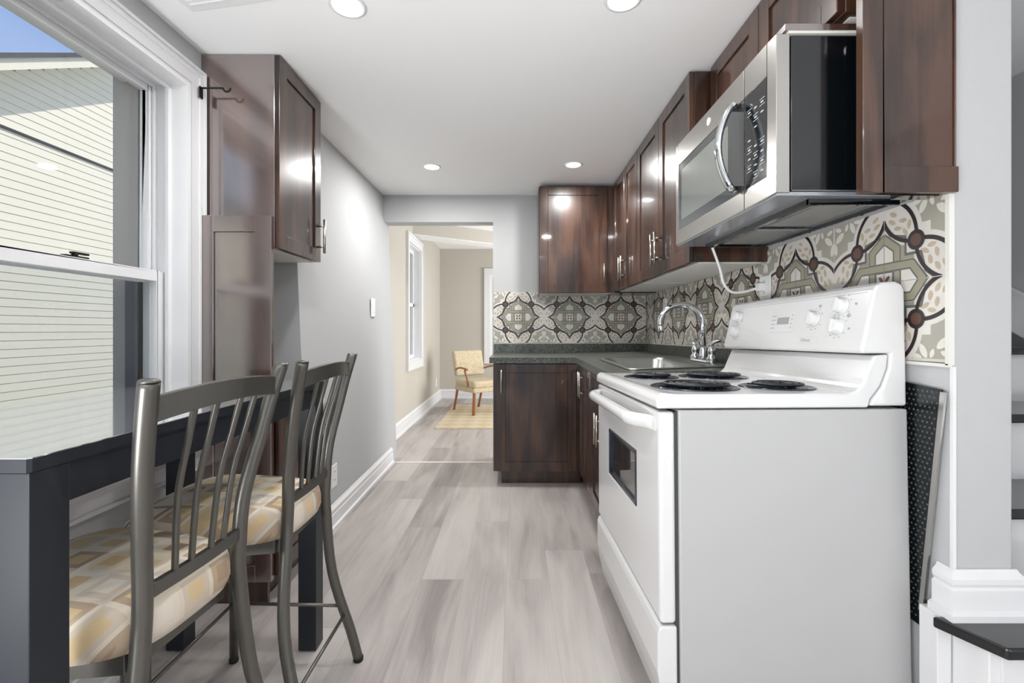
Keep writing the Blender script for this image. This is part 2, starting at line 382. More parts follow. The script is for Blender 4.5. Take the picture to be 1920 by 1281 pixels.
# back wall (with doorway): right part and header
m = MB(); m.box(-.185, YB, 0, 2.6, YB+.13, 2.3); m.box(-1.2, YB, 1.905, -.185, YB+.13, 2.3)
struct(m.build('wall_back', 'wall_grey'))
# right wall, its end facing the camera
m = MB(); m.box(XR, YN, .0, 1.178, YB, ZCL); struct(m.build('wall_right', 'wall_grey', bevel=.004))
# rest of the room: stairwell side and the rear wall with an opening added to let in sky light
m = MB(); m.box(2.1, -5.0, 0, 2.3, YB, ZCL); struct(m.build('wall_stairwell', 'wall_grey'))
m = MB(); m.box(-1.36, -5.1, 0, -1.0, -4.95, ZCL); m.box(1.7, -5.1, 0, 2.3, -4.95, ZCL); m.box(-1.0, -5.1, 0, 1.7, -4.95, .18); m.box(-1.0, -5.1, 2.05, 1.7, -4.95, ZCL)
struct(m.build('wall_rear', 'wall_grey'))
# far room
XF = -1.165
FY0, FY1, FZ0, FZ1 = 4.9, 5.5, .70, 2.0
m = MB(); m.box(XF-.2, YB+.13, 0, XF, FY0, 2.28); m.box(XF-.2, FY1, 0, XF, 7.1, 2.28); m.box(XF-.2, FY0, 0, XF, FY1, FZ0); m.box(XF-.2, FY0, FZ1, XF, FY1, 2.28)
struct(m.build('wall_far_left', 'wall_beige'))
m = MB(); m.box(-1.4, 6.94, 0, 2.6, 7.1, 2.28); struct(m.build('wall_far_back', 'wall_beige'))
m = MB(); m.box(2.45, YB+.13, 0, 2.6, 6.94, 2.28); struct(m.build('wall_far_right', 'wall_beige'))
# dropped diagonal beam with white soffit
m = MB(); a = Vector((-1.165, 5.11, 0)); d = Vector((.84, .55, 0)).normalized(); L_ = 2.6; n_ = Vector((0, .30, 0))
q = [a, a+d*L_, a+d*L_+n_, a+n_]
m.hexa([(p.x, p.y, 2.125) for p in q]+[(p.x, p.y, 2.28) for p in q]); struct(m.build('trim_1', 'wall_beige'))
m = MB(); m.hexa([(p.x, p.y, 2.12) for p in q]+[(p.x, p.y, 2.126) for p in q]); struct(m.build('trim_2', 'ceiling_white'))
# threshold strip
m = MB(); m.box(-.955, 3.575, 0, -.185, 3.605, .004); struct(m.build('trim_3', 'floor_strip'))

def baseboard(name, pts, h=.125, side=1):
    """profile swept along a polyline on the floor; side = which hand the room is"""
    prof = [(0, 0), (.028, 0), (.028, .018), (.018, .024), (.018, h*.62), (.013, h*.66), (.017, h*.74), (.017, h*.84), (.007, h*.95), (.005, h), (0, h)]
    P = [Vector((p[0], p[1], 0)) for p in pts]; z0 = pts[0][2] if len(pts[0]) > 2 else 0
    rows = []
    for i, p in enumerate(P):
        ns = []
        if i > 0: e = (P[i]-P[i-1]).normalized(); ns.append(Vector((e.y, -e.x, 0))*side)
        if i < len(P)-1: e = (P[i+1]-P[i]).normalized(); ns.append(Vector((e.y, -e.x, 0))*side)
        if len(ns) == 2:
            nn = (ns[0]+ns[1]); nn = nn/nn.dot(ns[0])
        else: nn = ns[0]
        rows.append([(p.x+nn.x*u, p.y+nn.y*u, z0+v) for u, v in prof])
    mb = MB(); n = len(prof); vs = [v for r in rows for v in r]
    fs = [(i*n+k, i*n+(k+1) % n, (i+1)*n+(k+1) % n, (i+1)*n+k) for i in range(len(rows)-1) for k in range(n)]
    mb.add(vs, fs+[tuple(range(n)), tuple(range((len(rows)-1)*n, len(rows)*n))])
    return struct(mb.build(name, 'trim_white'))
baseboard('baseboard_left', [(-.972, 2.145), (-.985, 3.58)], .125)
baseboard('baseboard_window', [(XL, -4.8), (XL, 1.73)], .14)
baseboard('baseboard_far_left', [(XF, YB+.14), (XF, 6.94), (2.4, 6.94)], .14)
baseboard('baseboard_column', [(XR+.001, 1.115, .368), (XR+.001, YN-.001, .368), (1.178, YN-.001, .368), (1.178, 1.195, .368)], .115, 1)

# ------------------------------------------------------------------ windows
def rings(mb, y0, y1, z0, z1, spec, x_face, sgn=1, bottom=True, mi=0):
    """concentric mitred rings round an opening in an x = const wall. spec: (inner offset, outer offset, thickness)"""
    for a, b, t in spec:
        xo = x_face+sgn*t
        i_ = (y0-a, y1+a, z0-a, z1+a); o_ = (y0-b, y1+b, z0-b, z1+b)
        def seg(p):
            mb.hexa([(x_face, *p[0]), (x_face, *p[1]), (x_face, *p[2]), (x_face, *p[3]), (xo, *p[0]), (xo, *p[1]), (xo, *p[2]), (xo, *p[3])], mi)
        if not bottom: i_ = (i_[0], i_[1], z0, i_[3]); o_ = (o_[0], o_[1], z0, o_[3])
        seg([(i_[0], i_[3]), (i_[1], i_[3]), (o_[1], o_[3]), (o_[0], o_[3])])
        seg([(i_[0], i_[2]), (i_[0], i_[3]), (o_[0], o_[3]), (o_[0], o_[2])])
        seg([(i_[1], i_[2]), (o_[1], o_[2]), (o_[1], o_[3]), (i_[1], i_[3])])
        if bottom: seg([(i_[0], i_[2]), (o_[0], o_[2]), (o_[1], o_[2]), (i_[1], i_[2])])
w1 = struct(thing('window_1', '', '', (XL, (WY0+WY1)/2, WZ0)))
del w1['label'], w1['category']
OW = (XL, (WY0+WY1)/2, WZ0)
m = MB(); rings(m, WY0, WY1, WZ0, WZ1, [(0, .012, .014), (.012, .05, .018), (.05, .058, .023), (.058, .07, .020), (.07, .078, .028)], XL, 1, False)
m.build('casing', 'trim_white', w1, org=OW)
m = MB(); m.box(XL-.02, WY0-.10, WZ0-.024, XL+.055, WY1+.075, WZ0); m.box(XL, WY0-.085, WZ0-.105, XL+.016, WY1+.07, WZ0-.024); m.box(XL, WY0-.085, WZ0-.045, XL+.03, WY1+.07, WZ0-.024); m.box(XL, WY0-.085, WZ0-.105, XL+.024, WY1+.07, WZ0-.092)
m.build('sill', 'trim_white', w1, .003, org=OW)
m = MB(); rings(m, WY0, WY1, WZ0, WZ1, [(-.012, 0, .22)], XL-.20, 1)           # jamb liner
rings(m, WY0+.012, WY1-.012, WZ0+.012, WZ1-.012, [(-.016, 0, .012)], XL-.052, 1)
rings(m, WY0+.012, WY1-.012, WZ0+.012, WZ1-.012, [(-.014, 0, .008)], XL-.100, 1)
m.build('jamb', 'vinyl_white', w1, org=OW)
MR = 1.222   # meeting rail bottom
def sash(name, x, z0, z1, st, rt, rb):
    mb = MB(); y0, y1 = WY0+.012, WY1-.012
    mb.box(x-.028, y0, z0, x, y0+st, z1); mb.box(x-.028, y1-st, z0, x, y1, z1); mb.box(x-.028, y0+st, z0, x, y1-st, z0+rb); mb.box(x-.028, y0+st, z1-rt, x, y1-st, z1)
    mb.box(x-.022, y0+st-.006, z0+rb-.006, x-.006, y0+st, z1-rt+.006); mb.box(x-.022, y1-st, z0+rb-.006, x-.006, y1-st+.006, z1-rt+.006)
    s = mb.build(name, 'vinyl_white', w1, .0025, org=OW)
    g = MB(); g.box(x-.016, y0+st-.004, z0+rb-.004, x-.012, y1-st+.004, z1-rt+.004); g.build('pane', 'pane', s, org=OW)
    return s
s_low = sash('lower_sash', XL-.062, WZ0+.012, MR+.036, .038, .036, .05)
s_up = sash('upper_sash', XL-.103, MR, WZ1-.012, .03, .034, .036)
m = MB(); m.box(XL-.085, 1.30, MR+.036, XL-.066, 1.37, MR+.044); m.tube([(XL-.076, 1.335, MR+.044), (XL-.076, 1.335, MR+.052)], .008, 10); m.box(XL-.082, 1.325, MR+.05, XL-.070, 1.375, MR+.056)
m.build('sash_lock', 'bracket_black', s_low, org=OW)
m = MB(); m.box(XL-.142, WY0+.03, WZ0+.03, XL-.141, WY1-.03, MR); m.build('insect_screen', 'screen', w1, org=OW)
m = MB(); m.box(XL-.19, WY1-.036, WZ0, XL-.145, WY1+.01, MR+.02); m.box(XL-.19, WY0-.01, WZ0, XL-.145, WY0+.036, MR+.02); m.box(XL-.19, WY0, WZ0-.02, XL-.145, WY1, WZ0+.03); m.build('outer_frame', 'ext_blue', w1, org=OW)
m = MB(); rings(m, WY0+.012, WY1-.012, WZ0, WZ1+.05, [(-.022, .12, .09)], XL-.235, 1); m.build('exterior_trim', 'ext_grey', w1, org=OW)
# window 2 in the far room
w2 = struct(thing('window_2', '', '', (XF, (FY0+FY1)/2, FZ0))); del w2['label'], w2['category']
OW2 = (XF, (FY0+FY1)/2, FZ0)
m = MB(); rings(m, FY0, FY1, FZ0, FZ1, [(0, .075, .02), (.075, .095, .028)], XF, 1); m.build('casing', 'trim_white', w2, org=OW2)
m = MB(); rings(m, FY0, FY1, FZ0, FZ1, [(-.012, 0, .2)], XF-.2, 1); m.build('jamb', 'vinyl_white', w2, org=OW2)
m = MB(); rings(m, FY0+.012, FY1-.012, FZ0+.012, FZ1-.012, [(-.04, 0, .03)], XF-.1, 1); m.box(XF-.1, FY0, 1.32, XF-.07, FY1, 1.36); m.build('sash', 'vinyl_white', w2, org=OW2)
m = MB(); m.box(XF-.09, FY0+.03, FZ0+.03, XF-.086, FY1-.03, FZ1-.03); m.build('pane', 'pane', w2, org=OW2)
# window 3 on the far wall, only its left edge is seen
w3 = struct(thing('window_3', '', '', (-.1, 6.94, .55))); del w3['label'], w3['category']
m = MB(); m.box(-.49, 6.91, .53, -.40, 6.94, 1.98); m.box(-.40, 6.91, 1.89, .55, 6.94, 1.98); m.box(-.40, 6.91, .53, .55, 6.94, .62); m.box(.55, 6.91, .53, .64, 6.94, 1.98); m.build('casing', 'trim_white', w3, .004, org=(-.1, 6.94, .55))
m = MB(); m.box(-.40, 6.925, .62, -.36, 6.94, 1.89); m.box(.51, 6.925, .62, .55, 6.94, 1.89); m.box(-.36, 6.925, 1.85, .51, 6.94, 1.89); m.box(-.36, 6.925, .62, .51, 6.94, .66); m.box(-.36, 6.925, 1.24, .51, 6.94, 1.28); m.build('sash', 'vinyl_white', w3, org=(-.1, 6.94, .55))
m = MB(); m.box(-.36, 6.932, .66, .51, 6.936, 1.85); m.build('pane', 'micro_screen', w3, org=(-.1, 6.94, .55))

# ================================================================== outside
m = MB(); m.box(-14, -8, -.5, -1.36, 16, -.45); struct(m.build('ground', 'ground'))
nh = thing('neighbour_house', 'cream clapboard gable wall of the house next door, seen through the near window', 'house', (-5.5, 8.5, -.45))
ON = (-5.5, 8.5, -.45)
YR = 8.6                         # ridge
def rake(y): return 3.66+.607*((y if y < YR else 2*YR-y)-4.58)   # underside of the rake at X = -5.2
m = MB(); z = -.45; ch = .092
while z < 6.05:
    # courses, each slightly tilted, clipped under the rake
    ya = -10.0 if z < 3.3 else 3.9; yb = 2*YR-1.0  # low courses run on over the added unseen wing
    if z >= 3.3 and z+.03 > rake(ya): ya = min(YR, 4.58+(z+.03-3.66)/.607); yb = 2*YR-ya
    if yb-ya > .05: m.hexa([(-5.62, ya, z), (-5.480, ya, z), (-5.480, yb, z), (-5.62, yb, z), (-5.62, ya, z+ch-.0015), (-5.4865, ya, z+ch-.0015), (-5.4865, yb, z+ch-.0015), (-5.62, yb, z+ch-.0015)], 0)
    z += ch
m.prism([(1.0, -.45), (2*YR-1, -.45), (2*YR-1, rake(1.0)), (YR, rake(YR)+.02), (1.0, rake(1.0))], lambda p, t: (t, p[0], p[1]), -5.9, -5.512, 1)
m.box(-5.9, -10, -.45, -5.512, 1.2, 3.33, 1)  # unseen wing, added to reflect in the end panel and bounce light in
m.build('siding', ['siding', 'siding_gap'], nh, org=ON)
m = MB(); m.box(-9, -10.2, 3.36, -5.2, 4.1, 3.42); m.build('added_wing_roof', 'shingle', nh, org=ON)  # roof of the added unseen wing
m = MB(); m.box(-5.515, 1, 3.20, -5.462, 2*YR-1, 3.226); m.build('band', 'gap_dark', nh, org=ON)
m = MB()
def rk(y, dz): return (y, rake(y)+dz)
m.prism([rk(4.1, 0), rk(YR, 0), rk(2*YR-.4, 0), rk(2*YR-.4, .125), rk(YR, .125), rk(4.1, .125)], lambda p, t: (t, p[0], p[1]), -5.22, -5.19)
m.build('fascia', 'fascia', nh, org=ON)
m = MB(); m.prism([rk(4.1, .03), rk(YR, .03), rk(2*YR-.4, .03), rk(2*YR-.4, .06), rk(YR, .06), rk(4.1, .06)], lambda p, t: (t, p[0], p[1]), -5.9, -5.20); m.build('soffit', 'fascia', nh, org=ON)
m = MB(); m.prism([rk(4.0, .125), rk(YR, .125), rk(2*YR-.3, .125), rk(2*YR-.3, .18), rk(YR, .18), rk(4.0, .18)], lambda p, t: (t, p[0], p[1]), -11, -5.16); m.build('roof', 'shingle', nh, org=ON)

# ================================================================== cabinet pieces
def shaker(mb, w, h, t=.019, rl=.058, rec=.007, mi=0):
    """front faces -Y; x 0..w, z 0..h, y 0..t"""
    mb.box(0, 0, 0, rl, t, h, mi); mb.box(w-rl, 0, 0, w, t, h, mi)
    mb.box(rl, 0, 0, w-rl, t, rl, mi); mb.box(rl, 0, h-rl, w-rl, t, h, mi)
    mb.box(rl, rec, rl, w-rl, t, h-rl, mi)
def handle_mesh(mb, L=.156, r=.0058, so=.03):
    mb.tube([(0, -so, -L/2), (0, -so, L/2)], r, 12)
    for z in (-.048, .048): mb.tube([(0, 0, z), (0, -so, z)], r*.8, 10)
FR = {'-Y': Matrix.Identity(4), '-X': RZ(-90), '+X': RZ(90)}
def door(cab, facing, pos, w, h, hpos=None, org=(0, 0, 0), name='door', mt='cherry', rl=.058, hlen=.156):
    """pos = world position of the door's lower-left-front corner as seen by someone facing it"""
    M = T(*[pos[i]-org[i] for i in range(3)]) @ FR[facing]
    d = MB(); shaker(d, w, h, rl=rl)
    o = d.build(name, mt, cab, .0015, 1); o.matrix_local = M
    if hpos:
        k = MB(); handle_mesh(k, hlen); ho = k.build('handle', 'nickel', o); ho.location = (hpos[0], 0, hpos[1])
    return o

# ------------------------------------------------------------------ left: wall cabinet, base cabinet, end panel
A = (-1.08, 1.95, 1.365)
c1 = thing('wall_cabinet', 'dark cherry wall cabinet beside the window, above the panel with the pink sheen', 'cabinet', A)
m = MB(); m.box(XL+.002, 1.762, 1.365, -.937, 2.136, ZCL-.004, 0); m.build('body', 'cherry_side', c1, .0015, 1, org=A)
m = MB(); m.box(XL+.02, 1.78, 1.362, -.95, 2.12, 1.366); m.build('underside', 'cab_white', c1, org=A)
door(c1, '+X', (-.917, 1.762, 1.365), .372, ZCL-.006-1.365, (.372-.03, .115), A)
A = (-1.07, 1.745, 0)
c2 = thing('end_panel', 'tall shaker end panel of cherry wood between the window and the wall cabinet', 'cabinet panel', A)
m = MB(); shaker(m, XL*-1-.937, 1.486-.085, t=.02, rl=.062, rec=.007); o = m.build('panel', 'cherry_side', c2, .0015, 1); o.location = (XL+.002-A[0], 1.735-A[1], .085)
m = MB(); m.box(XL+.03, 1.742, 0, -.952, 1.756, .085); m.build('plinth', 'cherry', c2, org=A)
A = (-1.08, 1.95, 0)
c3 = thing('base_cabinet', 'low cherry base cabinet under the window-side wall cabinet, behind the table', 'cabinet', A)
m = MB(); m.box(XL+.002, 1.762, .09, -.94, 2.136, .80); m.build('body', 'cherry', c3, .0015, 1, org=A)
m = MB(); m.box(XL+.03, 1.765, 0, -.985, 2.13, .09); m.build('toe_kick', 'cherry', c3, org=A)
door(c3, '+X', (-.92, 1.764, .095), .37, .70, (.34, .70-.11), A)

# ------------------------------------------------------------------ right uppers
XU = .709
def wall_cab(label, y0, y1, n=2, xf=XU, z0=1.327, z1=2.108, name='wall_cabinet', handles=True, group='cherry wall cabinets over the sink run'):
    A = ((xf+XR)/2, (y0+y1)/2, z0); c = thing(name, label, 'cabinet', A, group=group)
    b = MB(); b.box(xf+.02, y0, z0, XR-.002, y1, z1); b.build('body', 'cherry', c, .0015, 1, org=A)
    u = MB(); u.box(xf+.045, y0+.02, z0-.003, XR-.02, y1-.005, z0+.002); u.build('underside', 'cab_white', c, org=A)
    w = (y1-y0)/n
    for i in range(n):
        hi = y1-w*i; 
        hp = None
        if handles: hp = ((w-.034, .125) if i % 2 == 0 else (.030, .125))
        door(c, '-X', (xf, hi-.002, z0), w-.004, z1-z0, hp, A)
    return c
wall_cab('double-door cherry wall cabinet over the sink, directly left of the microwave', 1.862, 2.672)
wall_cab('double-door cherry wall cabinet deepest in the corner, next to the single-door one', 2.674, 3.318)
wall_cab('cherry wall cabinet over the microwave, set back above its steel front', 1.115, 1.845, 2, .787, 1.83, 2.11, handles=False, group=None)
# back wall single door cabinet
A = (.42, 3.47, 1.318)
c = thing('wall_cabinet', 'single-door cherry wall cabinet facing the camera on the back wall', 'cabinet', A)
m = MB(); m.box(.165, 3.338, 1.318, 1.03, YB-.002, 2.095); m.build('body', 'cherry', c, .0015, 1, org=A)
m = MB(); m.box(.18, 3.36, 1.315, .70, YB-.004, 1.32); m.build('underside', 'cab_white', c, org=A)
m = MB(); m.box(.66, 3.325, 1.318, .73, 3.338, 2.095); m.build('filler', 'cherry', c, org=A)
door(c, '-Y', (.168, 3.318, 1.318), .50, .777, (.50-.032, .135), A, rl=.064)
# near end panel of the microwave cabinet
A = (.92, YN+.012, 1.36)
c = thing('end_panel', 'shaker cherry panel closing the upper cabinets at the near end beside the microwave', 'cabinet panel', A)
m = MB(); pw, ph = XR-.81, ZCL-.006-1.372
m.box(0, 0, 0, .048, .024, ph); m.box(.048, 0, 0, pw, .024, .060); m.box(.048, .009, .060, pw-.006, .024, ph); m.box(pw-.006, .004, .060, pw-.002, .024, ph)
o = m.build('panel', 'cherry', c, .002, 1); o.location = (.81-A[0], YN-.018-A[1]+.0, 1.372-A[2])

# ------------------------------------------------------------------ base cabinets
def base_box(c, A, x0, y0, x1, y1, toe):
    b = MB(); b.box(x0, y0, .10, x1, y0+.018, .826); b.box(x0, y1-.018, .10, x1, y1, .826); b.box(x1-.012, y0+.018, .10, x1, y1-.018, .60)
    b.box(x0, y0+.018, .10, x1-.012, y1-.018, .118); b.box(x0, y0+.018, .118, x0+.018, y1-.018, .826); b.build('body', 'cherry', c, .0012, 1, org=A)
    t_ = MB(); t_.box(*toe); t_.build('toe_kick', 'cherry', c, org=A)
A = (.14, 3.3, 0)
c = thing('base_cabinet', 'cherry base cabinet facing the camera at the doorway end of the counter', 'cabinet', A)
base_box(c, A, -.153, 3.05, .43, YB-.002, (-.10, 3.11, 0, .44, 3.56, .10))
door(c, '-Y', (-.133, 3.031, .105), .535, .715, (.034, .715-.115), A, rl=.06)
A = (.73, 2.8, 0)
c = thing('base_cabinet', 'cherry corner base cabinet with full-height doors, farthest along the sink side', 'cabinet', A)
base_box(c, A, .44, 2.56, 1.03, 3.05, (.50, 2.56, 0, .98, 3.05, .10))
door(c, '-X', (.42, 3.028, .105), .186, .715, (.156, .60), A, rl=.04)
door(c, '-X', (.42, 2.838, .105), .274, .715, (.03, .60), A, rl=.055)
A = (.73, 2.25, 0)
c = thing('base_cabinet', 'cherry sink base cabinet with false drawer front, half hidden behind the stove', 'cabinet', A)
base_box(c, A, .44, 1.93, 1.03, 2.558, (.50, 1.93, 0, .98, 2.558, .10))
for yy, hp in ((2.555, (.28, .45)), (2.24, (.03, .45))):
    door(c, '-X', (.42, yy, .105), .311, .575, hp, A, rl=.055)
    d_ = door(c, '-X', (.42, yy, .685), .311, .135, None, A, name='drawer_front', rl=.035)

# ------------------------------------------------------------------ countertop with sink cutout
def cz(x): return .865+.020*max(0, min(1, (x-.42)/.6))
SX0, SX1, SY0, SY1 = .50, .975, 2.02, 2.78      # sink outer
m = MB()
def slab(x0, y0, x1, y1, sl=True):
    za, zb = (cz(x0), cz(x1)) if sl else (.865, .865)
    m.hexa([(x0, y0, .828), (x1, y0, .828), (x1, y1, .828), (x0, y1, .828), (x0, y0, za), (x1, y0, zb), (x1, y1, zb), (x0, y1, za)])
i0, i1, j0, j1 = SX0+.02, SX1-.02, SY0+.02, SY1-.02
slab(.392, 1.916, i0, 3.0); slab(i1, 1.916, XR-.002, YB-.002); slab(i0, 1.916, i1, j0); slab(i0, j1, i1, YB-.002)
slab(.392, 3.0, i0, YB-.002); slab(-.178, 3.0, .392, YB-.002, False)
ct = tag(m.build('countertop', 'laminate'), 'dark green-grey speckled laminate countertop in an L around the corner', 'countertop')
OCT = ct.location.copy()
def SH(y): return .013*(3.6-y)
m = MB(); m.box(-.178, YB-.022, .862, XR-.02, YB-.002, .937)
m.hexa([(XR-.022, 1.90, .86), (XR-.002, 1.90, .86), (XR-.002, YB-.022, .86), (XR-.022, YB-.022, .86), (XR-.022, 1.90, .937+SH(1.9)), (XR-.002, 1.90, .937+SH(1.9)), (XR-.002, YB-.022, .937), (XR-.022, YB-.022, .937)])
m.build('upstand', 'laminate', ct, .002, org=OCT)
# sink
zs = cz(.7)+.002
A = ((SX0+SX1)/2, (SY0+SY1)/2, .70)
sk = thing('kitchen_sink', 'stainless steel drop-in sink let into the countertop', 'sink', A)
def rrect(x0, y0, x1, y1, r, n=6):
    pts = []
    for cx, cy, a0 in ((x1-r, y1-r, 0), (x0+r, y1-r, 90), (x0+r, y0+r, 180), (x1-r, y0+r, 270)):
        for k in range(n+1):
            t = math.radians(a0+90*k/n); pts.append((cx+r*math.cos(t), cy+r*math.sin(t)))
    return pts
m = MB(); loops = []
for (ins, z_, r) in ((0, .003, .05), (.006, .008, .045), (.02, .006, .04), (.035, .004, .06), (.042, -.01, .06), (.055, -.13, .05), (.09, -.155, .03)):
    bx = SX1-ins if ins < .03 else SX1-ins-.06
    loops.append([(x, y, cz(x)+z_) for x, y in rrect(SX0+ins, SY0+ins, bx, SY1-ins, r)])
n = len(loops[0]); vs = [p for l in loops for p in l]
m.add(vs, [(i*n+k, i*n+(k+1) % n, (i+1)*n+(k+1) % n, (i+1)*n+k) for i in range(len(loops)-1) for k in range(n)]+[tuple(range((len(loops)-1)*n, len(loops)*n))], 0, True)
m.build('basin', 'sink_steel', sk, org=A)
m = MB(); m.lathe([(.0, .0), (.035, .0), (.04, .004), (.035, .005), (.02, .003)], (.70, 2.4, cz(.7)-.153), 20); m.build('drain', 'chrome', sk, org=A)
# faucet
FX, FYc = .945, 2.30; zf = cz(FX)+.006
A = (FX, FYc, zf)
fc = thing('faucet', 'chrome gooseneck kitchen faucet with two lever handles behind the sink', 'faucet', A)
m = MB(); m.prism(rrect(-.026, -.125, .026, .125, .024), lambda p, t: (p[0], p[1], t), 0, .012); m.build('base_plate', 'chrome', fc, .002)
m = MB(); m.lathe([(.024, .010), (.022, .03), (.017, .06), (.016, .065), (.016, .075)], n=24)
pts = [(0, 0, .06), (0, 0, .20)]
R_ = .104
for k in range(0, 17):
    t = PI*k/16*1.02; pts.append((-R_+R_*math.cos(t), .06*(k/16)*.5, .20+R_*math.sin(t)*.85))
pts.append((pts[-1][0]+.004, pts[-1][1]+.0, pts[-1][2]-.03))
m.tube(pts, .0140, 16); m.lathe([(.015, -.01), (.0165, -.008), (.0165, .012), (.015, .014)], (pts[-1][0], pts[-1][1], pts[-1][2]), 16)
m.build('spout', 'chrome', fc)
for sgn in (-1, 1):
    m = MB(); cy = sgn*.10
    m.lathe([(.026, .010), (.025, .024), (.018, .034), (.017, .045), (.020, .052), (.019, .064), (.013, .082), (.004, .09)], (0, cy, 0), 24)
    m.tube([(0, cy, .07), (-.006, cy, .088), (.008, cy+sgn*.012, .104), (.03, cy+sgn*.022, .11), (.045, cy+sgn*.028, .112)], [.014, .012, .010, .009, .005], 12)
    m.build('lever_handle', 'chrome', fc)

# ------------------------------------------------------------------ patterned tile backsplash
def clip(poly, u0, u1, v0, v1):
    for ax, lim, sg in ((0, u0, 1), (0, u1, -1), (1, v0, 1), (1, v1, -1)):
        out = []; n = len(poly)
        for i in range(n):
            a, b = poly[i], poly[(i+1) % n]; da, db = sg*(a[ax]-lim), sg*(b[ax]-lim)
            if da >= 0: out.append(a)
            if (da > 0 > db) or (da < 0 < db):
                t = da/(da-db); out.append((a[0]+(b[0]-a[0])*t, a[1]+(b[1]-a[1])*t))
        poly = out
        if len(poly) < 3: return None
    return poly
TC = ['t_bg', 't_white', 't_dark', 't_dot', 't_fill', 't_line', 't_leaf', 't_pale', 't_red', 'grout']
def motif():
    S = []   # (poly, colour, layer)
    def ell(cx, cy, a, b, ang, col, lay, n=12, pt=False):
        t0 = math.radians(ang); P = []
        for k in range(n):
            t = 2*PI*k/n; x, y = a*math.cos(t), b*math.sin(t)*(abs(math.sin(t))**.35 if pt else 1)
            P.append((cx+x*math.cos(t0)-y*math.sin(t0), cy+x*math.sin(t0)+y*math.cos(t0)))
        S.append((P, col, lay))
    def ring(cx, cy, r0, r1, a0, a1, col, lay, n=10):
        for k in range(n):
            t, u = math.radians(a0+(a1-a0)*k/n), math.radians(a0+(a1-a0)*(k+1)/n)
            S.append(([(cx+r0*math.cos(t), cy+r0*math.sin(t)), (cx+r1*math.cos(t), cy+r1*math.sin(t)), (cx+r1*math.cos(u), cy+r1*math.sin(u)), (cx+r0*math.cos(u), cy+r0*math.sin(u))], col, lay))
    def band(pts, w, col, lay):
        for (x0, y0), (x1, y1) in zip(pts, pts[1:]):
            d = math.hypot(x1-x0, y1-y0); nx, ny = -(y1-y0)/d*w, (x1-x0)/d*w; ex, ey = (x1-x0)/d*w*.4, (y1-y0)/d*w*.4
            S.append(([(x0-ex+nx, y0-ey+ny), (x0-ex-nx, y0-ey-ny), (x1+ex-nx, y1+ey-ny), (x1+ex+nx, y1+ey+ny)], col, lay))
    S.append(([(0, 0), (1, 0), (1, 1), (0, 1)], 0, 0))
    for sw in (0, 1):
        n0 = len(S)
        ell(.58, -.02, .615, .615, 0, 1, 1, 40)
        ring(.58, -.02, .50, .552, 97, 30, 2, 4, 14)
        ring(1.02, .48, .495, .547, 176, 251, 2, 4, 12)
        ring(1.02, .48, .547, .58, 176, 251, 1, 3, 12)
        band([(.0, .60), (.21, .44), (.21, 0)], .066, 5, 5+sw*2); band([(.0, .60), (.21, .44), (.21, 0)], .044, 4, 6+sw*2)
        for cx, cy, an in ((.63, .34, 150), (.70, .22, -80), (.79, .30, 100), (.80, .13, -60), (.90, .15, 120), (.72, .40, 10)):
            ell(cx, cy, .062, .030, an, 6, 5, 10, True)
        if sw:
            for i in range(n0, len(S)):
                P, c_, l_ = S[i]; S[i] = ([(y, x) for x, y in P][::-1], c_, l_)
    S.append(([(.42, .42), (.70, .42), (.70, .70), (.42, .70)], 1, 1))
    # stepped contour round the knot
    ct_ = [(0, .76), (.10, .63), (.34, .57), (.34, .34), (.57, .34), (.63, .10), (.76, 0)]
    for p, q_ in zip(ct_, ct_[1:]): S.append(([(0, 0), q_, p], 4, 2))
    band(ct_, .018, 5, 3)
    inn = [(0, .66), (.08, .56), (.28, .50), (.28, .28), (.50, .28), (.56, .08), (.66, 0)]
    for p, q_ in zip(inn, inn[1:]): S.append(([(0, 0), q_, p], 1, 4))
    S.append(([(0, 0), (.145, 0), (.145, .145), (0, .145)], 1, 9))
    band([(.145, 0), (.145, .145), (0, .145)], .012, 5, 10)
    ell(.055, .055, .05, .026, 45, 8, 10, 8)
    ell(.5, .5, .128, .128, 0, 2, 6, 20); ell(.5, .5, .078, .078, 0, 3, 7, 16)
    # lily at the tile edge
    S.append(([(.985, .60), (1, .60), (1, 1), (.985, 1)], 7, 2))
    ell(.965, .64, .10, .045, 80, 7, 3, 12, True); ell(.87, .80, .11, .052, -38, 7, 3, 12, True); ell(.90, .93, .07, .035, 20, 7, 3, 12, True)
    ell(.60, .90, .10, .045, 62, 7, 3, 12, True); ell(.50, .97, .08, .035, 10, 7, 3, 12, True); ell(.72, .93, .06, .03, 110, 7, 3, 10, True)
    return S
MOT = sorted(motif(), key=lambda s: s[2])
MOT = [(P, c_, i) for i, (P, c_, l_) in enumerate(MOT)]
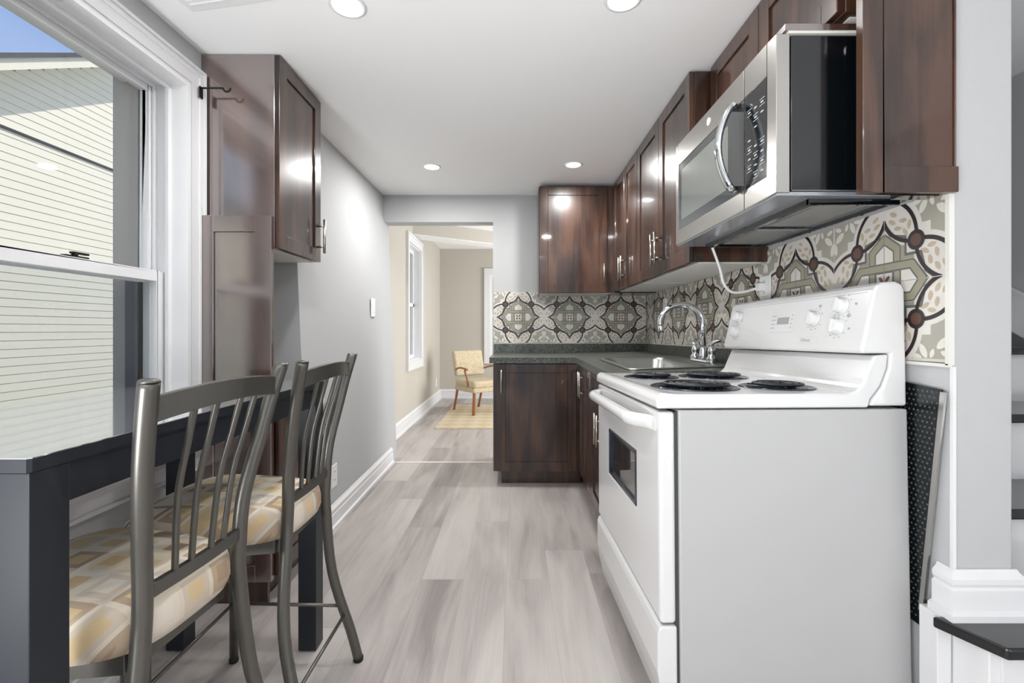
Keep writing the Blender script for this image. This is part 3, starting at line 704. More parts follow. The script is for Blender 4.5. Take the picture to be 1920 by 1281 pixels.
def backsplash(name, label, fn, nrm, u0, u1, v0, vs, v1, uc, TU, TV):
    """fn(u, v) -> world point on the tile face; medallions centred on u = uc + 2k*TU, v = vs"""
    m = MB(); m.nomerge = True; g = .0011
    k0, k1 = int((u0-uc)/(2*TU))-2, int((u1-uc)/(2*TU))+2
    for k in range(k0, k1+1):
        cu = uc+2*TU*k
        for sx in (-1, 1):
            for sy in (-1, 1):
                a0, a1 = sorted((cu, cu+sx*TU)); b0, b1 = sorted((vs, vs+sy*TV))
                if a1 <= u0 or a0 >= u1: continue
                R = (max(u0, a0+g), min(u1, a1-g), max(v0, b0+g), min(v1, b1-g))
                for P, c_, lay in MOT:
                    Q = [(cu+sx*a*TU, vs+sy*b*TV) for a, b in P]
                    Q = clip(Q, *R)
                    if not Q: continue
                    # make it wind towards the room
                    ar = sum(Q[i][0]*Q[(i+1) % len(Q)][1]-Q[(i+1) % len(Q)][0]*Q[i][1] for i in range(len(Q)))
                    if abs(ar) < 1e-9: continue
                    if ar < 0: Q = Q[::-1]
                    off = Vector(nrm)*(.0061+lay*.000012)
                    m.add([tuple(Vector(fn(u, v))+off) for u, v in Q], [tuple(range(len(Q)))], c_)
    n_ = Vector(nrm)*.006
    q = [fn(u0, v0), fn(u1, v0), fn(u1, v1), fn(u0, v1)]
    m.add([tuple(Vector(p)) for p in q]+[tuple(Vector(p)+n_) for p in q], [(0, 3, 2, 1), (4, 5, 6, 7), (0, 1, 5, 4), (1, 2, 6, 5), (2, 3, 7, 6), (3, 0, 4, 7)], 9)
    return tag(m.build(name, TC), label, 'tiles')
backsplash('tile_backsplash', 'patterned grey and cream wall tiles on the back wall, facing the camera', lambda u, v: (u, YB, v), (0, -1, 0), -.18, XR-.008, .938, 1.148, 1.348, .016, .2037, .2037)
backsplash('tile_backsplash', 'patterned grey and cream wall tiles on the right wall behind stove and sink', lambda u, v: (XR-.0005, 10-u, v+SH(10-u)), (-1, 0, 0), 10-3.612, 10-YN, .938, 1.148, 1.3515, 10-1.27, .2015, .2037)
m = MB(); m.box(XR-.010, YN-.003, .965, XR+.003, YN+.008, 1.372); struct(m.build('trim_4', 'cab_white'))
m = MB(); m.box(XR-.010, YN, .960, XR, 1.9, .968); struct(m.build('trim_5', 'cab_white'))

# ================================================================== microwave
A = (.84, 1.50, 1.39)
MY0, MY1, MX, MZ0, MZ1 = 1.137, 1.852, .650, 1.392, 1.79
mw = thing('microwave', 'stainless steel over-the-range microwave mounted above the white stove', 'microwave', A)
m = MB(); m.box(MX+.036, MY0, MZ0+.004, XR-.012, MY1, MZ1-.004); m.build('body', 'micro_black', mw, .003, org=A)
m = MB(); m.box(MX+.03, MY0-.002, MZ1, XR-.012, MY1, MZ1+.006, 1); m.box(MX+.02, MY0-.004, MZ1+.006, XR-.012, MY1, MZ1+.022, 0); m.build('top_board', ['cherry_side', 'cab_white'], mw, org=A)
YS = 1.298
def frame(y0, y1, gy0, gy1, gz0, gz1, side=True):
    b = MB()
    b.box(MX, y0, MZ0, MX+.034, gy0, MZ1); b.box(MX, gy1, MZ0, MX+.034, y1, MZ1)
    b.box(MX, gy0, MZ0, MX+.034, gy1, gz0); b.box(MX, gy0, gz1, MX+.034, gy1, MZ1)
    return b
GZ0, GZ1 = 1.447, 1.708
b = frame(YS+.0015, MY1, YS+.0015, 1.825, GZ0, GZ1); dr = b.build('door', 'steel', mw, .0012, 1, org=A)
g = MB(); g.box(MX+.002, YS+.002, GZ0, MX+.03, 1.825, GZ1); g.box(MX+.0012, 1.40, GZ0+.035, MX+.004, 1.795, GZ1-.03, 1); g.build('door_glass', ['micro_glass', 'micro_screen'], dr, .0005, 1, org=A)
b = frame(MY0, YS-.0015, 1.180, YS-.0015, GZ0, GZ1)
cp = b.build('control_frame', 'steel', mw, .0015, 1, org=A)
g = MB(); g.box(MX+.002, 1.18, GZ0, MX+.03, YS-.002, GZ1); kp = g.build('control_panel', 'micro_black', cp, .0005, 1, org=A)
g = MB()
for r_ in range(8):
    for c_ in range(3):
        yy = 1.272-c_*.033; zz = 1.655-r_*.026
        if random.random() < .12: continue
        g = MB(); g.box(MX+.0008, yy-.006, zz-.0015, MX+.002, yy+.006, zz+.0015)
        if (r_+c_) % 2 == 0:
            for dz in (-.008, .008): g.box(MX+.0012, yy-.012, zz+dz-.0005, MX+.002, yy+.012, zz+dz+.0005)
        g.build('key', 'key_white', kp, org=A)
# bowed handle
h = MB(); yh = 1.33; pts = []
for k in range(15):
    t = k/14; pts.append((MX-.018-.042*math.sin(PI*t)**.8, yh, GZ0+.008+(GZ1-GZ0-.01)*t))
h.tube(pts, .0155, 14, ell=.62, up=(1, 0, 0)); hd = h.build('handle', 'chrome', dr, org=A)
for za_, zb_ in ((GZ1-.016, GZ1-.002), (GZ0+.006, GZ0+.02)):
    h = MB(); h.box(MX-.022, yh-.010, za_, MX+.002, yh+.012, zb_); h.build('handle_bracket', 'micro_black', dr, .001, org=A)
def text_mesh(s, size, name, mt, parent, M, extrude=.0003):
    cu = bpy.data.curves.new('tmp', 'FONT'); cu.body = s; cu.size = size; cu.extrude = extrude; cu.align_x = 'CENTER'; cu.align_y = 'CENTER'
    to = bpy.data.objects.new('tmp', cu); C.objects.link(to); bpy.context.view_layer.update()
    me = bpy.data.meshes.new_from_object(to.evaluated_get(bpy.context.evaluated_depsgraph_get())); me.name = name
    bpy.data.objects.remove(to); me.materials.clear(); me.materials.append(MATS[mt]); me.transform(M)
    o = bpy.data.objects.new(name, me); C.objects.link(o); o.parent = parent; return o
TM = Matrix(((0, 0, -1, 0), (-1, 0, 0, 0), (0, 1, 0, 0), (0, 0, 0, 1)))   # text x -> -Y, y -> Z, faces -X
h = MB(); h.lathe([(.0, 0), (.0125, 0), (.0125, -.002), (.0105, -.0026), (0.0, -.0022)], (MX-A[0], 1.536-A[1], 1.752-A[2]), 24, axis='x'); em = h.build('emblem', 'plastic_white', dr)
text_mesh('GE', .013, 'monogram', 'print_grey', em, T(MX-.0028-A[0], 1.536-A[1], 1.752-A[2]) @ TM)
# underside
u = MB(); zb = MZ0
u.box(MX+.004, MY0+.004, zb-.006, XR-.012, MY1-.004, zb+.004, 0)
u.build('underside', 'under_grey', mw, .001, 1, org=A)
u = MB(); u.box(MX+.10, MY0+.03, zb-.022, MX+.115, MY1-.05, zb-.005); u.box(MX+.10, MY0+.03, zb-.022, XR-.05, MY0+.04, zb-.006); u.box(XR-.06, MY0+.03, zb-.018, XR-.05, MY1-.05, zb-.005); u.box(MX+.10, 1.49, zb-.012, XR-.05, 1.50, zb-.005); u.box(MX+.10, MY1-.06, zb-.018, XR-.05, MY1-.05, zb-.005)
u.build('grille_frame', 'micro_black', mw, .001, org=A)
for y0, y1 in ((MY0+.06, 1.46), (1.53, MY1-.08)):
    u = MB(); u.box(MX+.16, y0, zb-.010, XR-.10, y1, zb-.006); u.build('grease_filter', 'filter', mw, org=A)
u = MB(); u.box(XR-.10, YN+.02, 1.374, XR-.012, MY0, 1.394); u.build('vent_lip', 'micro_black', mw, org=A)
# power cord of the microwave
cd = thing('power_cord', 'white power cord hanging from the microwave to the wall outlet', 'cord', (.9, 1.9, 1.2)); A = (.9, 1.9, 1.2)
def bez(P, n=8):
    out = []; P = [Vector(p) for p in P]; P = [P[0]]+P+[P[-1]]
    for i in range(1, len(P)-2):
        for k in range(n):
            t = k/n; a, b, c, d = P[i-1], P[i], P[i+1], P[i+2]
            out.append(.5*((2*b)+(c-a)*t+(2*a-5*b+4*c-d)*t*t+(3*b-a-3*c+d)*t**3))
    out.append(P[-1]); return out
m = MB(); m.tube(bez([(.80, 1.856, 1.385), (.81, 1.858, 1.36), (.835, 1.865, 1.30), (.86, 1.885, 1.24), (.90, 1.90, 1.207), (.95, 1.90, 1.207), (.99, 1.895, 1.218), (1.005, 1.89, 1.225)]), .0055, 10); m.build('cable', 'plastic_white', cd, org=A)
m = MB(); m.box(.998, 1.868, 1.208, 1.022, 1.902, 1.242); m.build('plug', 'plastic_white', cd, .004, org=A)
def plate(name, label, cat, M, w=.075, h=.12, kind='outlet'):
    o = thing(name, label, cat, M.to_translation(), M.to_euler())
    b = MB(); b.box(-w/2, -.006, -h/2, w/2, 0, h/2); b.build('plate', 'plastic_white', o, .002)
    if kind == 'outlet':
        for z in (-.022, .022):
            b = MB(); b.box(-.016, -.008, z-.014, .016, -.006, z+.014); q = b.build('socket', 'plastic_white', o, .003)
            b = MB(); b.box(-.007, -.0086, z-.004, -.005, -.008, z+.006); b.box(.005, -.0086, z-.004, .007, -.008, z+.006); b.build('slot', 'gap_dark', q)
    else:
        b = MB(); b.box(-.017, -.009, -.034, .017, -.006, .034); b.build('rocker', 'plastic_white', o, .002)
        b = MB()
        for dx in (-.006, 0, .006): b.box(dx-.0015, -.0093, -.029, dx+.0015, -.009, -.027)
        b.build('indicator', 'print_grey', o)
    return o
plate('wall_outlet', 'white wall outlet on the patterned tiles that feeds the microwave cord', 'outlet', T(XR-.0085, 1.87, 1.222+SH(1.87)*0) @ FR['-X'], .08, .095)
plate('wall_outlet', 'white wall outlet on the tiles in the corner behind the faucet', 'outlet', T(XR-.0085, 3.13, 1.205) @ FR['-X'], .075, .115)
plate('light_switch', 'white light switch on the grey left wall by the doorway', 'light switch', T(-1.017, 3.22, 1.205) @ FR['+X'], .085, .13, 'switch')
plate('wall_outlet', 'white wall outlet low on the grey left wall behind the far chair', 'outlet', T(-.984, 2.45, .262) @ FR['+X'])
plate('wall_outlet', 'white wall outlet low on the beige far-room wall beside the window', 'outlet', T(XF, 6.62, .28) @ FR['+X'])

# ================================================================== stove
SO = (.363, 1.14, .018)
st = thing('stove', 'white freestanding electric range with four coil burners and rear control panel', 'stove', SO, (math.radians(-1.2), 0, math.radians(1.75)))
D, Wd = .652, .735     # depth (x), width (y)
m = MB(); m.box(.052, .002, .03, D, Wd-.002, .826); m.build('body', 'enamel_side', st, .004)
m = MB(); m.box(.040, .010, .06, .056, Wd-.010, .82); m.build('front_seal', 'gap_dark', st)
# feet
for x, y in ((.10, .05), (.58, .05), (.10, .68), (.58, .68)):
    m = MB(); m.lathe([(.012, .03), (.012, -.008+y*.014/.68), (.018, -.010+y*.014/.68), (.018, -.018+y*.021)], (x, y, 0), 12); m.build('foot', 'rubber', st)
# cooktop with coved riser
def lip(x0, x1, z0, z1, r, n=5):
    P = []
    for k in range(n+1):
        t = PI/2*k/n; P.append((x0+r-r*math.cos(t)*1, z1-r+r*math.sin(t)))
    return P
prof = [(-.004, .830), (-.006, .846)]+[(-.006+.020-.020*math.cos(PI/2*k/6), .850+.020*math.sin(PI/2*k/6)) for k in range(0, 7)]
prof += [(.05, .8665), (.49, .8665)]
prof += [(.49+.05*math.sin(PI/2*k/8), .8665+.05-.05*math.cos(PI/2*k/8)) for k in range(1, 8)]
prof += [(.552, .935), (.566, .965), (.603, .968), (.598, .93), (.580, .885), (.553, .851), (.548, .830)]
m = MB(); m.prism(prof, lambda p, t: (p[0], t, p[1]), 0, Wd, 0, False); ck = m.build('cooktop', 'enamel', st, .006, 4)
m.M = Matrix.Identity(4)
# backguard: side profile
bg = [(.560, .834), (.650, .834), (.650, 1.135), (.642, 1.152), (.625, 1.158), (.592, 1.156), (.576, 1.148), (.568, 1.136), (.532, .985), (.530, .974), (.536, .968), (.600, .966), (.612, .93), (.603, .88), (.570, .85)]
bgf = [(.553, .834), (.650, .834), (.650, 1.135), (.642, 1.152), (.625, 1.158), (.592, 1.156), (.576, 1.148), (.568, 1.136), (.532, .985), (.530, .974), (.536, .970), (.608, .970), (.603, .93), (.585, .884), (.558, .850)]
m = MB(); m.prism(bgf, lambda p, t: (p[0], t, p[1]), 0, Wd); gd = m.build('backguard', 'enamel', st, .010, 4)
# control fascia seam
m = MB(); ang = math.atan2(.036, .151)
def onp(y, z, o=0.0):   # point on the slanted control face (stove-local)
    t = (z-.985)/.151; return (.532+.036*t-o*math.cos(ang), y, z+o*math.sin(ang))
for (ya, yb, za, zb) in ((.02, Wd-.02, 1.1305, 1.1318),):
    m.hexa([onp(ya, za, -.001), onp(yb, za, -.001), onp(yb, za, .0005), onp(ya, za, .0005), onp(ya, zb, -.001), onp(yb, zb, -.001), onp(yb, zb, .0005), onp(ya, zb, .0005)])
m.build('seam', 'print_grey', gd)
PM = Matrix.Rotation(-ang, 4, 'Y')
def knob(y, z, r=.0215):
    k = MB(); k.M = T(*onp(y, z)) @ Matrix.Rotation(ang, 4, 'Y')
    k.lathe([(r*1.16, 0), (r*1.14, -.003), (r, -.005), (r*.93, -.017), (r*.8, -.020), (0, -.020)], n=28, axis='x')
    k.box(-.026, -.0045, -r*.85, -.016, .0045, r*.85)
    o = k.build('knob', 'enamel', gd, .001)
    t = MB()
    for q in range(10):
        a = math.radians(-60+q*33); rr = r*1.5
        p0 = onp(y+rr*math.sin(a), z+rr*math.cos(a), .0006)
        t.box(p0[0]-.0006, p0[1]-.0022, p0[2]-.0012, p0[0]+.0006, p0[1]+.0022, p0[2]+.0012)
    t.build('dial_marks', 'print_grey', o)
for y, z in ((.205, 1.068), (.100, 1.100), (.102, 1.042), (.655, 1.095), (.655, 1.035)): knob(y, z)
m = MB(); m.hexa([onp(.30, 1.03, 0), onp(.425, 1.03, 0), onp(.425, 1.03, .0015), onp(.30, 1.03, .0015), onp(.30, 1.10, 0), onp(.425, 1.10, 0), onp(.425, 1.10, .0015), onp(.30, 1.10, .0015)])
ds = m.build('clock_panel', 'enamel', gd, .0012)
def pbox(y0, y1, z0, z1, o0, o1): return [onp(y0, z0, o0), onp(y1, z0, o0), onp(y1, z0, o1), onp(y0, z0, o1), onp(y0, z1, o0), onp(y1, z1, o0), onp(y1, z1, o1), onp(y0, z1, o1)]
m = MB(); m.hexa(pbox(.328, .39, 1.057, 1.08, .001, .0022)); m.build('display', 'lcd', ds)
for yy in (.312, .405, .418):
    for zz in (1.045, 1.058, 1.072, 1.086): m = MB(); m.hexa(pbox(yy-.004, yy+.004, zz-.002, zz+.002, .001, .002)); m.build('key', 'print_grey', ds)
for yy, zz, rr in ((.19, 1.106, .004), (.068, 1.072, .005), (.05, 1.103, .003), (.058, 1.036, .003), (.655, 1.066, .003)):
    m = MB(); m.M = T(*onp(yy, zz)) @ Matrix.Rotation(ang, 4, 'Y'); m.lathe([(rr, 0), (rr, -.002), (0, -.002)], n=12, axis='x')
    m.build('indicator_light', 'print_grey', gd)
m = MB(); m.hexa(pbox(.178, .262, .994, 1.014, 0, .0012)); bd = m.build('badge', 'enamel', gd, .0006)
text_mesh('Gibson', .016, 'lettering', 'print_grey', bd, T(*onp(.226, 1.004, .0016)) @ Matrix.Rotation(ang, 4, 'Y') @ TM)
# burners
def burner(x, y, R):
    zt = .8665
    p = MB(); p.lathe([(R*.5, .001), (R, .0012), (R+.012, .004), (R+.016, .0015), (R+.016, 0)], (x, y, zt), 40); p.lathe([(0, .0016), (R*.95, .0016)], (x, y, zt), 40)
    o = p.build('drip_pan', 'pan', ck)
    c = MB(); pts = []; turns = 4 if R > .09 else 3.2; N_ = int(turns*36)
    for k in range(N_+1):
        t = k/36*2*PI; r = .022+(R-.012-.022)*k/N_; pts.append((x+r*math.cos(t+.5), y+r*math.sin(t+.5), zt+.011))
    c.tube(pts, .0052, 8, ell=.8); 
    for a in (0.3, 2.4, 4.5): c.box(x, y, zt+.003, x+.001, y+.001, zt+.006); c.tube([(x, y, zt+.006), (x+(R-.008)*math.cos(a), y+(R-.008)*math.sin(a), zt+.006)], .0025, 6)
    c.build('coil', 'coil', ck)
burner(.165, .175, .108); burner(.405, .165, .085); burner(.150, .515, .082); burner(.385, .525, .105)
# oven door
m = MB(); z0, z1 = .288, .822; wy0, wy1, wz0, wz1 = .205, .545, .512, .672
def frame_solid(mb, xa, xb, o, i, mi=0):
    vs = []
    for x in (xa, xb):
        for (a, b, c, d) in (o, i): vs += [(x, a, c), (x, b, c), (x, b, d), (x, a, d)]
    fs = []
    for k in range(4):
        l = (k+1) % 4
        fs += [(k, l, 4+l, 4+k), (8+k, 12+k, 12+l, 8+l), (k, 8+k, 8+l, l), (4+k, 4+l, 12+l, 12+k)]
    mb.add(vs, fs, mi)
frame_solid(m, 0, .042, (0, Wd, z0, z1), (wy0, wy1, wz0, wz1))
od = m.build('oven_door', 'enamel', st, .010, 4)
od.modifiers[0].limit_method = 'ANGLE'
m = MB(); m.box(.006, wy0-.004, wz0-.004, .03, wy1+.004, wz1+.004); m.build('window_glass', 'oven_glass', od)
m = MB(); g = .010
for a_, b_, c_, d_ in ((wy0-.002, wy0+g, wz0-.002, wz1+.002), (wy1-g, wy1+.002, wz0-.002, wz1+.002), (wy0, wy1, wz0-.002, wz0+g), (wy0, wy1, wz1-g, wz1+.002)): m.box(-.0008, a_, c_, .007, b_, d_)
m.build('window_frame', 'pan', od, .001)
m = MB(); pts = []
for k in range(25):
    t = k/24; s_ = min(1, min(t, 1-t)/.13); e = s_*s_*(3-2*s_); pts.append((.004-.048*e, .030+(Wd-.06)*t, .788+.0*e))
m.tube(pts, .0165, 16, ell=1.15, up=(0, 0, 1)); m.build('handle', 'enamel', od)
m = MB(); z0, z1 = .045, .282
pr = [(-.006, z1-.02), (-.002, z1-.006), (.006, z1), (.044, z1), (.044, z0), (.030, z0-.012), (.014, z0+.01), (.002, z0+.07), (-.006, z0+.12)]
m.prism(pr, lambda p, t: (p[0], t, p[1]), 0, Wd); m.build('drawer', 'enamel', st, .006, 3)

# ================================================================== table
TX0, TX1, TY0, TY1, TZ = -1.145, -.650, .607, 1.54, .878
A = ((TX0+TX1)/2, (TY0+TY1)/2, 0)
tb = thing('dining_table', 'glossy black counter-height table standing under the window', 'table', A)
m = MB(); c_ = .004
P = [(TX0+c_, TY0), (TX1-c_, TY0), (TX1, TY0+c_), (TX1, TY1-c_), (TX1-c_, TY1), (TX0+c_, TY1), (TX0, TY1-c_), (TX0, TY0+c_)]
m.prism(P, lambda p, t: (p[0], p[1], t), TZ-.020, TZ-.0015, 0); m.prism([(x*.9995, y) for x, y in P], lambda p, t: (p[0], p[1], t), TZ-.0015, TZ, 1)
m.build('tabletop', ['table_black', 'table_gloss'], tb, org=A)
for y0, y1 in ((TY0+.02, TY0+.04), (TY1-.04, TY1-.02)):
    m = MB(); m.box(TX0+.06, y0, TZ-.080, TX1-.06, y1, TZ-.020); m.build('apron', 'table_black', tb, .001, org=A)
for x0, x1 in ((TX0+.012, TX0+.032), (TX1-.028, TX1-.008)):
    m = MB(); m.box(x0, TY0+.06, TZ-.080, x1, TY1-.06, TZ-.020); m.build('apron', 'table_black', tb, .001, org=A)
for x0 in (TX0+.004, TX1-.060):
    for y0 in (TY0+.002, TY1-.060):
        m = MB(); m.box(x0, y0, 0.004, x0+.058, y0+.056, TZ-.020); lg = m.build('leg', 'table_black', tb, .002, org=A)
        m = MB(); m.box(x0+.012, y0+.012, 0, x0+.046, y0+.044, .006); m.build('glide', 'rubber', lg, org=A)

# ================================================================== chairs (local: faces -X, back at +X)
def make_chair(label, loc, rz):
    t = thing('dining_chair', label, 'chair', loc, (0, 0, rz), 'metal chairs with patterned seats')
    R = .0145
    # back posts = rear legs, bowed, hourglass in width
    def post(s, z):
        Z = [0, .10, .30, .52, .60, .70, .82, .90, .975]; XX = [.078, .055, .006, -.002, .000, .006, .028, .044, .062]; WW = [.178, .170, .146, .118, .115, .122, .144, .156, .168]
        for i in range(len(Z)-1):
            if z <= Z[i+1]:
                f = (z-Z[i])/(Z[i+1]-Z[i]); return (XX[i]+(XX[i+1]-XX[i])*f, s*(WW[i]+(WW[i+1]-WW[i])*f), z)
        return (XX[-1], s*WW[-1], z)
    for s in (-1, 1):
        m = MB(); pts = bez([post(s, z) for z in (.012, .10, .30, .52, .60, .70, .82, .90, .972)], 5); m.tube(pts, R, 16)
        p = m.build('back_leg', 'chair_metal', t)
        m = MB(); q = post(s, 0); m.lathe([(.012, 0), (.0155, .002), (.0155, .012), (.013, .018)], (q[0]-.002, q[1], 0), 14); m.build('foot_cap', 'rubber', p)
        m = MB(); q = post(s, .975); m.lathe([(R*1.01, -.004), (R*.9, .0), (0, .0015)], (q[0], q[1], .974), 14); m.build('end_cap', 'chair_metal', p)
        # front leg
        fx, fy = -.315, s*.172
        m = MB(); m.tube([(fx, fy, .012), (fx, fy, .50)], .0125, 14); p = m.build('front_leg', 'chair_metal', t)
        m = MB(); m.lathe([(.011, 0), (.0135, .002), (.0135, .014)], (fx, fy, 0), 12); m.build('foot_cap', 'rubber', p)
        q = post(s, .185); m = MB(); m.tube([(fx, fy, .185), (q[0], q[1], .185)], .005, 10); m.build('stretcher', 'chair_metal', t)
    m = MB(); m.tube([(-.315, -.172, .185), (-.315, .172, .185)], .005, 10); m.build('stretcher', 'chair_metal', t)
    a, b_ = post(-1, .16), post(1, .16); m = MB(); m.tube([a, b_], .005, 10); m.build('stretcher', 'chair_metal', t)
    # top rail, arched and bowed
    def rail(z, n, arch, bow, w):
        a, b_ = Vector(post(-1, z)), Vector(post(1, z)); out = []
        for k in range(n+1):
            f = k/n; p = a.lerp(b_, f); q = 4*f*(1-f); p.z += arch*q; p.x += bow*q; out.append(p)
        return out
    m = MB(); m.bar(rail(.925, 14, .014, .020, 0), .012, .040); m.build('top_rail', 'chair_metal', t, .002)
    m = MB(); m.bar(rail(.618, 8, 0, .006, 0), .013, .024); m.build('lower_rail', 'chair_metal', t, .0015)
    for f0, f1 in ((.235, .25), (.41, .42), (.59, .58), (.765, .75)):
        A_, B_ = rail(.618, 20, 0, .006, 0), rail(.925, 20, .014, .020, 0)
        p0 = Vector(A_[int(round(f1*20))]); p1 = Vector(B_[int(round(f0*20))]); mid = p0.lerp(p1, .45); mid.x -= .012; m2 = p0.lerp(p1, .75); m2.x -= .006
        m = MB(); m.tube(bez([p0, mid, m2, p1], 6), .0056, 10); m.build('spindle', 'chair_metal', t)
    # seat frame and cushion
    m = MB()
    o_ = [(-.345, -.165), (-.035, -.106), (-.035, .106), (-.345, .165)]
    for i in range(4):
        p, q = o_[i], o_[(i+1) % 4]; m.bar([(p[0], p[1], .500), (q[0], q[1], .500)], .016, .034)
    m.hexa([(-.33, -.16, .518), (-.02, -.10, .518), (-.02, .10, .518), (-.33, .16, .518), (-.33, -.16, .524), (-.02, -.10, .524), (-.02, .10, .524), (-.33, .16, .524)]); m.build('seat_frame', 'chair_metal', t, .001)
    # cushion: superellipse outline, domed
    m = MB(); n = 48; loops = []
    def outline(sc, dz):
        L_ = []
        for k in range(n):
            th = 2*PI*k/n; c, s = math.cos(th), math.sin(th); e = .5
            x = (abs(c)**e)*(1 if c > 0 else -1); y = (abs(s)**e)*(1 if s > 0 else -1)
            wy = .208-.068*(x+1)/2; cx = -.199
            L_.append((cx+.204*x*sc, wy*y*sc, dz))
        return L_
    for sc, z_ in ((.90, .514), (.965, .518), (1.0, .536), (1.0, .560), (.975, .582), (.92, .592), (.80, .600), (.60, .606), (.35, .610), (.12, .611)): loops.append(outline(sc, z_))
    vs = [p for l in loops for p in l]
    m.add(vs, [(i*n+k, i*n+(k+1) % n, (i+1)*n+(k+1) % n, (i+1)*n+k) for i in range(len(loops)-1) for k in range(n)]+[tuple(range(n))[::-1], tuple(range((len(loops)-1)*n, len(loops)*n))], 0, True)
    m.build('seat_cushion', 'seat_fabric', t)
    return t
ch2 = make_chair('dark metal chair with patterned seat, the farther one along the table', (-.577, 1.265, 0), 0)
ch1 = copy_tree(ch2); ch1.location = (-.600, .856, 0); ch1.rotation_euler = (0, 0, math.radians(-4.5)); ch1['label'] = 'dark metal chair with patterned seat, nearest the camera at the table corner'

# ================================================================== ceiling lights, vent, bracket
lab = ['recessed round ceiling light at the top edge of the photo, left of the middle', 'recessed round ceiling light at the top edge, right of the middle', 'recessed round ceiling light at the far end of the ceiling, left of its neighbour', 'recessed round ceiling light at the far end, nearest the single-door wall cabinet']
for i, (x, y) in enumerate(DL[:6]):
    if i > 3: break
    t = thing('ceiling_light', lab[i], 'ceiling light', (x, y, ZCL), group='recessed lights in the kitchen ceiling')
    m = MB(); m.lathe([(.048, 0), (.048, -.004), (.054, -.006), (.060, -.004), (.061, 0)], n=40); m.build('trim_ring', 'plastic_white', t)
    m = MB(); m.lathe([(0, -.0015), (.0475, -.0015), (.0475, 0)], n=32); m.build('lens', 'lens', t)
m = MB(); m.M = T(-.955, 1.40, ZCL) @ RZ(-10)
m.box(-.15, -.10, -.006, .15, .10, 0)
cv = tag(m.build('ceiling_vent', 'plastic_white', None, .002), 'white ceiling register at the top edge of the photo, left of the round light', 'vent')
o_ = MB(); o_.M = T(-.955, 1.40, ZCL) @ RZ(-10)
for k in range(9): o_.box(-.125, -.078+k*.018, -.010, .125, -.074+k*.018, -.006)
o_.build('louvre', 'plastic_white', cv, org=cv.location)
A = (XL+.026, 1.722, 1.955)
br = thing('curtain_bracket', 'small black curtain rod bracket fixed at the corner of the window casing', 'bracket', A)
m = MB(); m.box(-.001, -.009, -.03, .003, .009, .014); m.build('wall_plate', 'bracket_black', br, .001)
m = MB(); m.tube([(0, 0, .009), (.085, 0, .009)], .0035, 8); pts = [(.085+.014-.014*math.cos(t*PI/8), 0, .009-.014*math.sin(t*PI/8)) for t in range(9)]; m.tube(pts, .0035, 8); m.build('arm', 'bracket_black', br)

# ================================================================== far room furniture
m = MB(); m.box(-.87, 4.79, 0, .35, 6.33, .008); tag(m.build('area_rug', 'rug_weave'), 'straw-coloured rug with a diamond weave on the far room floor', 'rug')
ac = thing('armchair', 'wooden armchair upholstered in gold brocade standing on the rug in the far room', 'armchair', (-.475, 5.80, .009), (0, 0, math.radians(-52)))
# local: faces +X ; width along Y
def S4(name, pts, r, mt='armwood', up=None, ell=1.0, par=None): b = MB(); b.tube(bez(pts, 5), r, 10, ell=ell, up=up); return b.build(name, mt, par or ac)
for s in (-1, 1):
    S4('back_leg', [(-.30, s*.19, .003), (-.26, s*.19, .12), (-.22, s*.19, .26), (-.21, s*.19, .38)], [.012]*16 if False else .016)
    S4('front_leg', [(.20, s*.21, .003), (.205, s*.21, .10), (.215, s*.21, .25), (.21, s*.21, .36)], .019)
    S4('arm_post', [(.12, s*.235, .34), (.10, s*.24, .44), (.06, s*.245, .52), (.07, s*.245, .55)], .013)
    S4('armrest', [(-.20, s*.22, .53), (-.08, s*.24, .56), (.06, s*.25, .558), (.12, s*.25, .545)], .015, ell=.8)
m = MB(); m.box(-.22, -.23, .27, .24, .23, .33); m.build('seat_frame', 'brocade', ac, .015, 3)
m = MB(); m.box(-.21, -.235, .32, .25, .235, .41); m.build('seat_cushion', 'brocade', ac, .035, 4)
m = MB(); m.M = T(-.21, 0, .40) @ Matrix.Rotation(math.radians(-14), 4, 'Y'); m.box(-.03, -.22, .04, .04, .22, .37); m.build('backrest', 'brocade', ac, .025, 4)

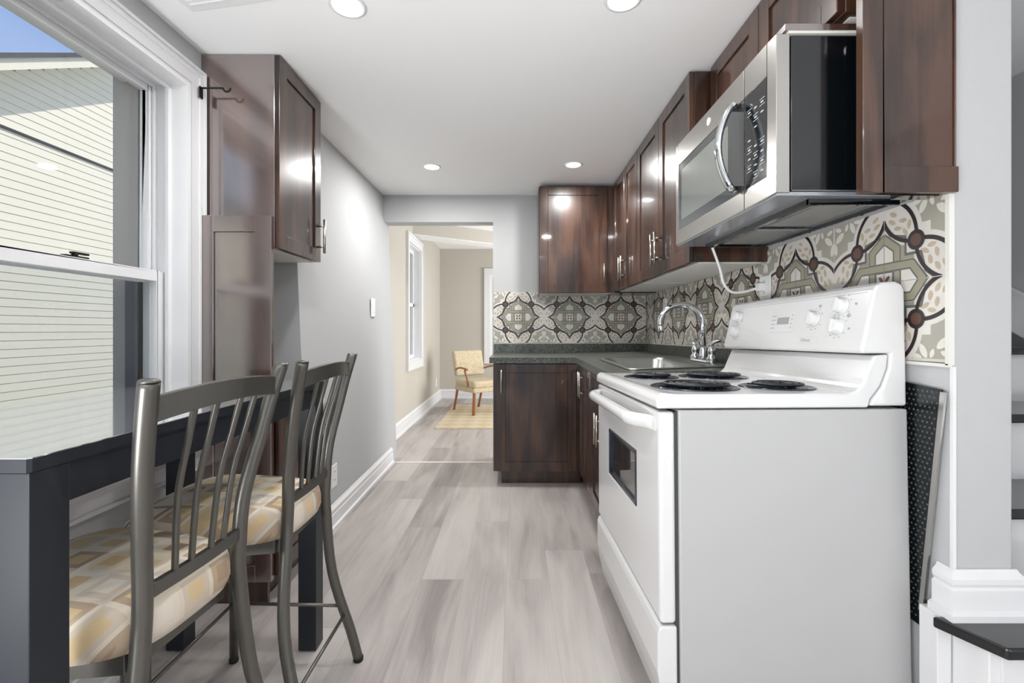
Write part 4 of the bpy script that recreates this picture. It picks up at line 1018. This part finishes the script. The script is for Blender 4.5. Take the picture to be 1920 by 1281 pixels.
# ================================================================== stairs and the gap beside the stove
A = (1.5, 1.0, 0)
sc_ = thing('staircase', 'white staircase with black treads rising behind the grey column', 'staircase', A)
m = MB(); m.prism([(.985, 1.078), (1.045, .965), (2.09, .965), (2.09, 1.44), (1.18, 1.44), (1.18, 1.078)], lambda p, t: (p[0], p[1], t), .345, .371); m.build('tread', 'stair_black', sc_, .005, 3, org=A)
m = MB(); m.box(1.06, .99, 0, 2.09, 1.075, .345); m.build('riser', 'trim_white', sc_, org=A)
for i, (z, y) in enumerate(((.575, 1.20), (.785, 1.42), (.985, 1.66), (1.205, 1.91), (1.42, 2.16), (1.63, 2.41))):
    m = MB(); m.box(1.185, y, z-.028, 2.09, y+.27, z); m.build('tread', 'stair_black', sc_, .004, org=A)
    m = MB(); m.box(1.185, y+.025, max(.371, z-.22), 2.09, y+.05, z-.028); m.build('riser', 'trim_white', sc_, org=A)
m = MB(); m.hexa([(2.06, 1.2, .58), (2.09, 1.2, .58), (2.09, 3.4, 2.05), (2.06, 3.4, 2.05), (2.06, 1.2, .80), (2.09, 1.2, .80), (2.09, 3.4, 2.11), (2.06, 3.4, 2.11)]); m.build('skirting', 'trim_white', sc_, org=A)
# skirt beneath the landing at the wall end
m = MB(); m.box(1.0, 1.08, 0, XR-.001, 1.13, .37); m.box(1.035, .995, 0, 1.06, 1.08, .345); struct(m.build('trim_6', 'trim_white', None, .002))
m = MB(); m.box(XR-.002, YN-.004, .48, XR+.006, YN+.004, .962); struct(m.build('trim_7', 'trim_white'))
# perforated black sheet leaning in the gap
A = (1.024, 1.25, 0)
pp = thing('perforated_sheet', 'black dotted sheet with a white edge strip wedged between stove and column', 'sheet', A)
m = MB(); xa, xb = XR-.012, XR-.009
m.prism([(1.155, .30), (1.093, .905), (1.40, .925), (1.42, .30)], lambda p, t: (t, p[0], p[1]), xa, xb); m.build('sheet', 'perf_black', pp, org=A)
m = MB()
for i in range(12):
    for j in range(46):
        y = 1.100+i*.013+(.0065 if j % 2 else 0); z = .32+j*.0128
        if y < 1.093+(.905-z)*.1025+.008: continue
        m.lathe([(.0032, 0), (.0022, -.0012), (0, -.0013)], (xa, y, z), 7, axis='x')
m.build('dots', 'perf_dot', pp, org=A)['kind'] = 'stuff'
m = MB(); m.bar([(XR-.013, 1.148, .34), (XR-.013, 1.088, .90)], .012, .006, up=(1, 0, 0)); m.build('edge_strip', 'steel', pp, org=A)
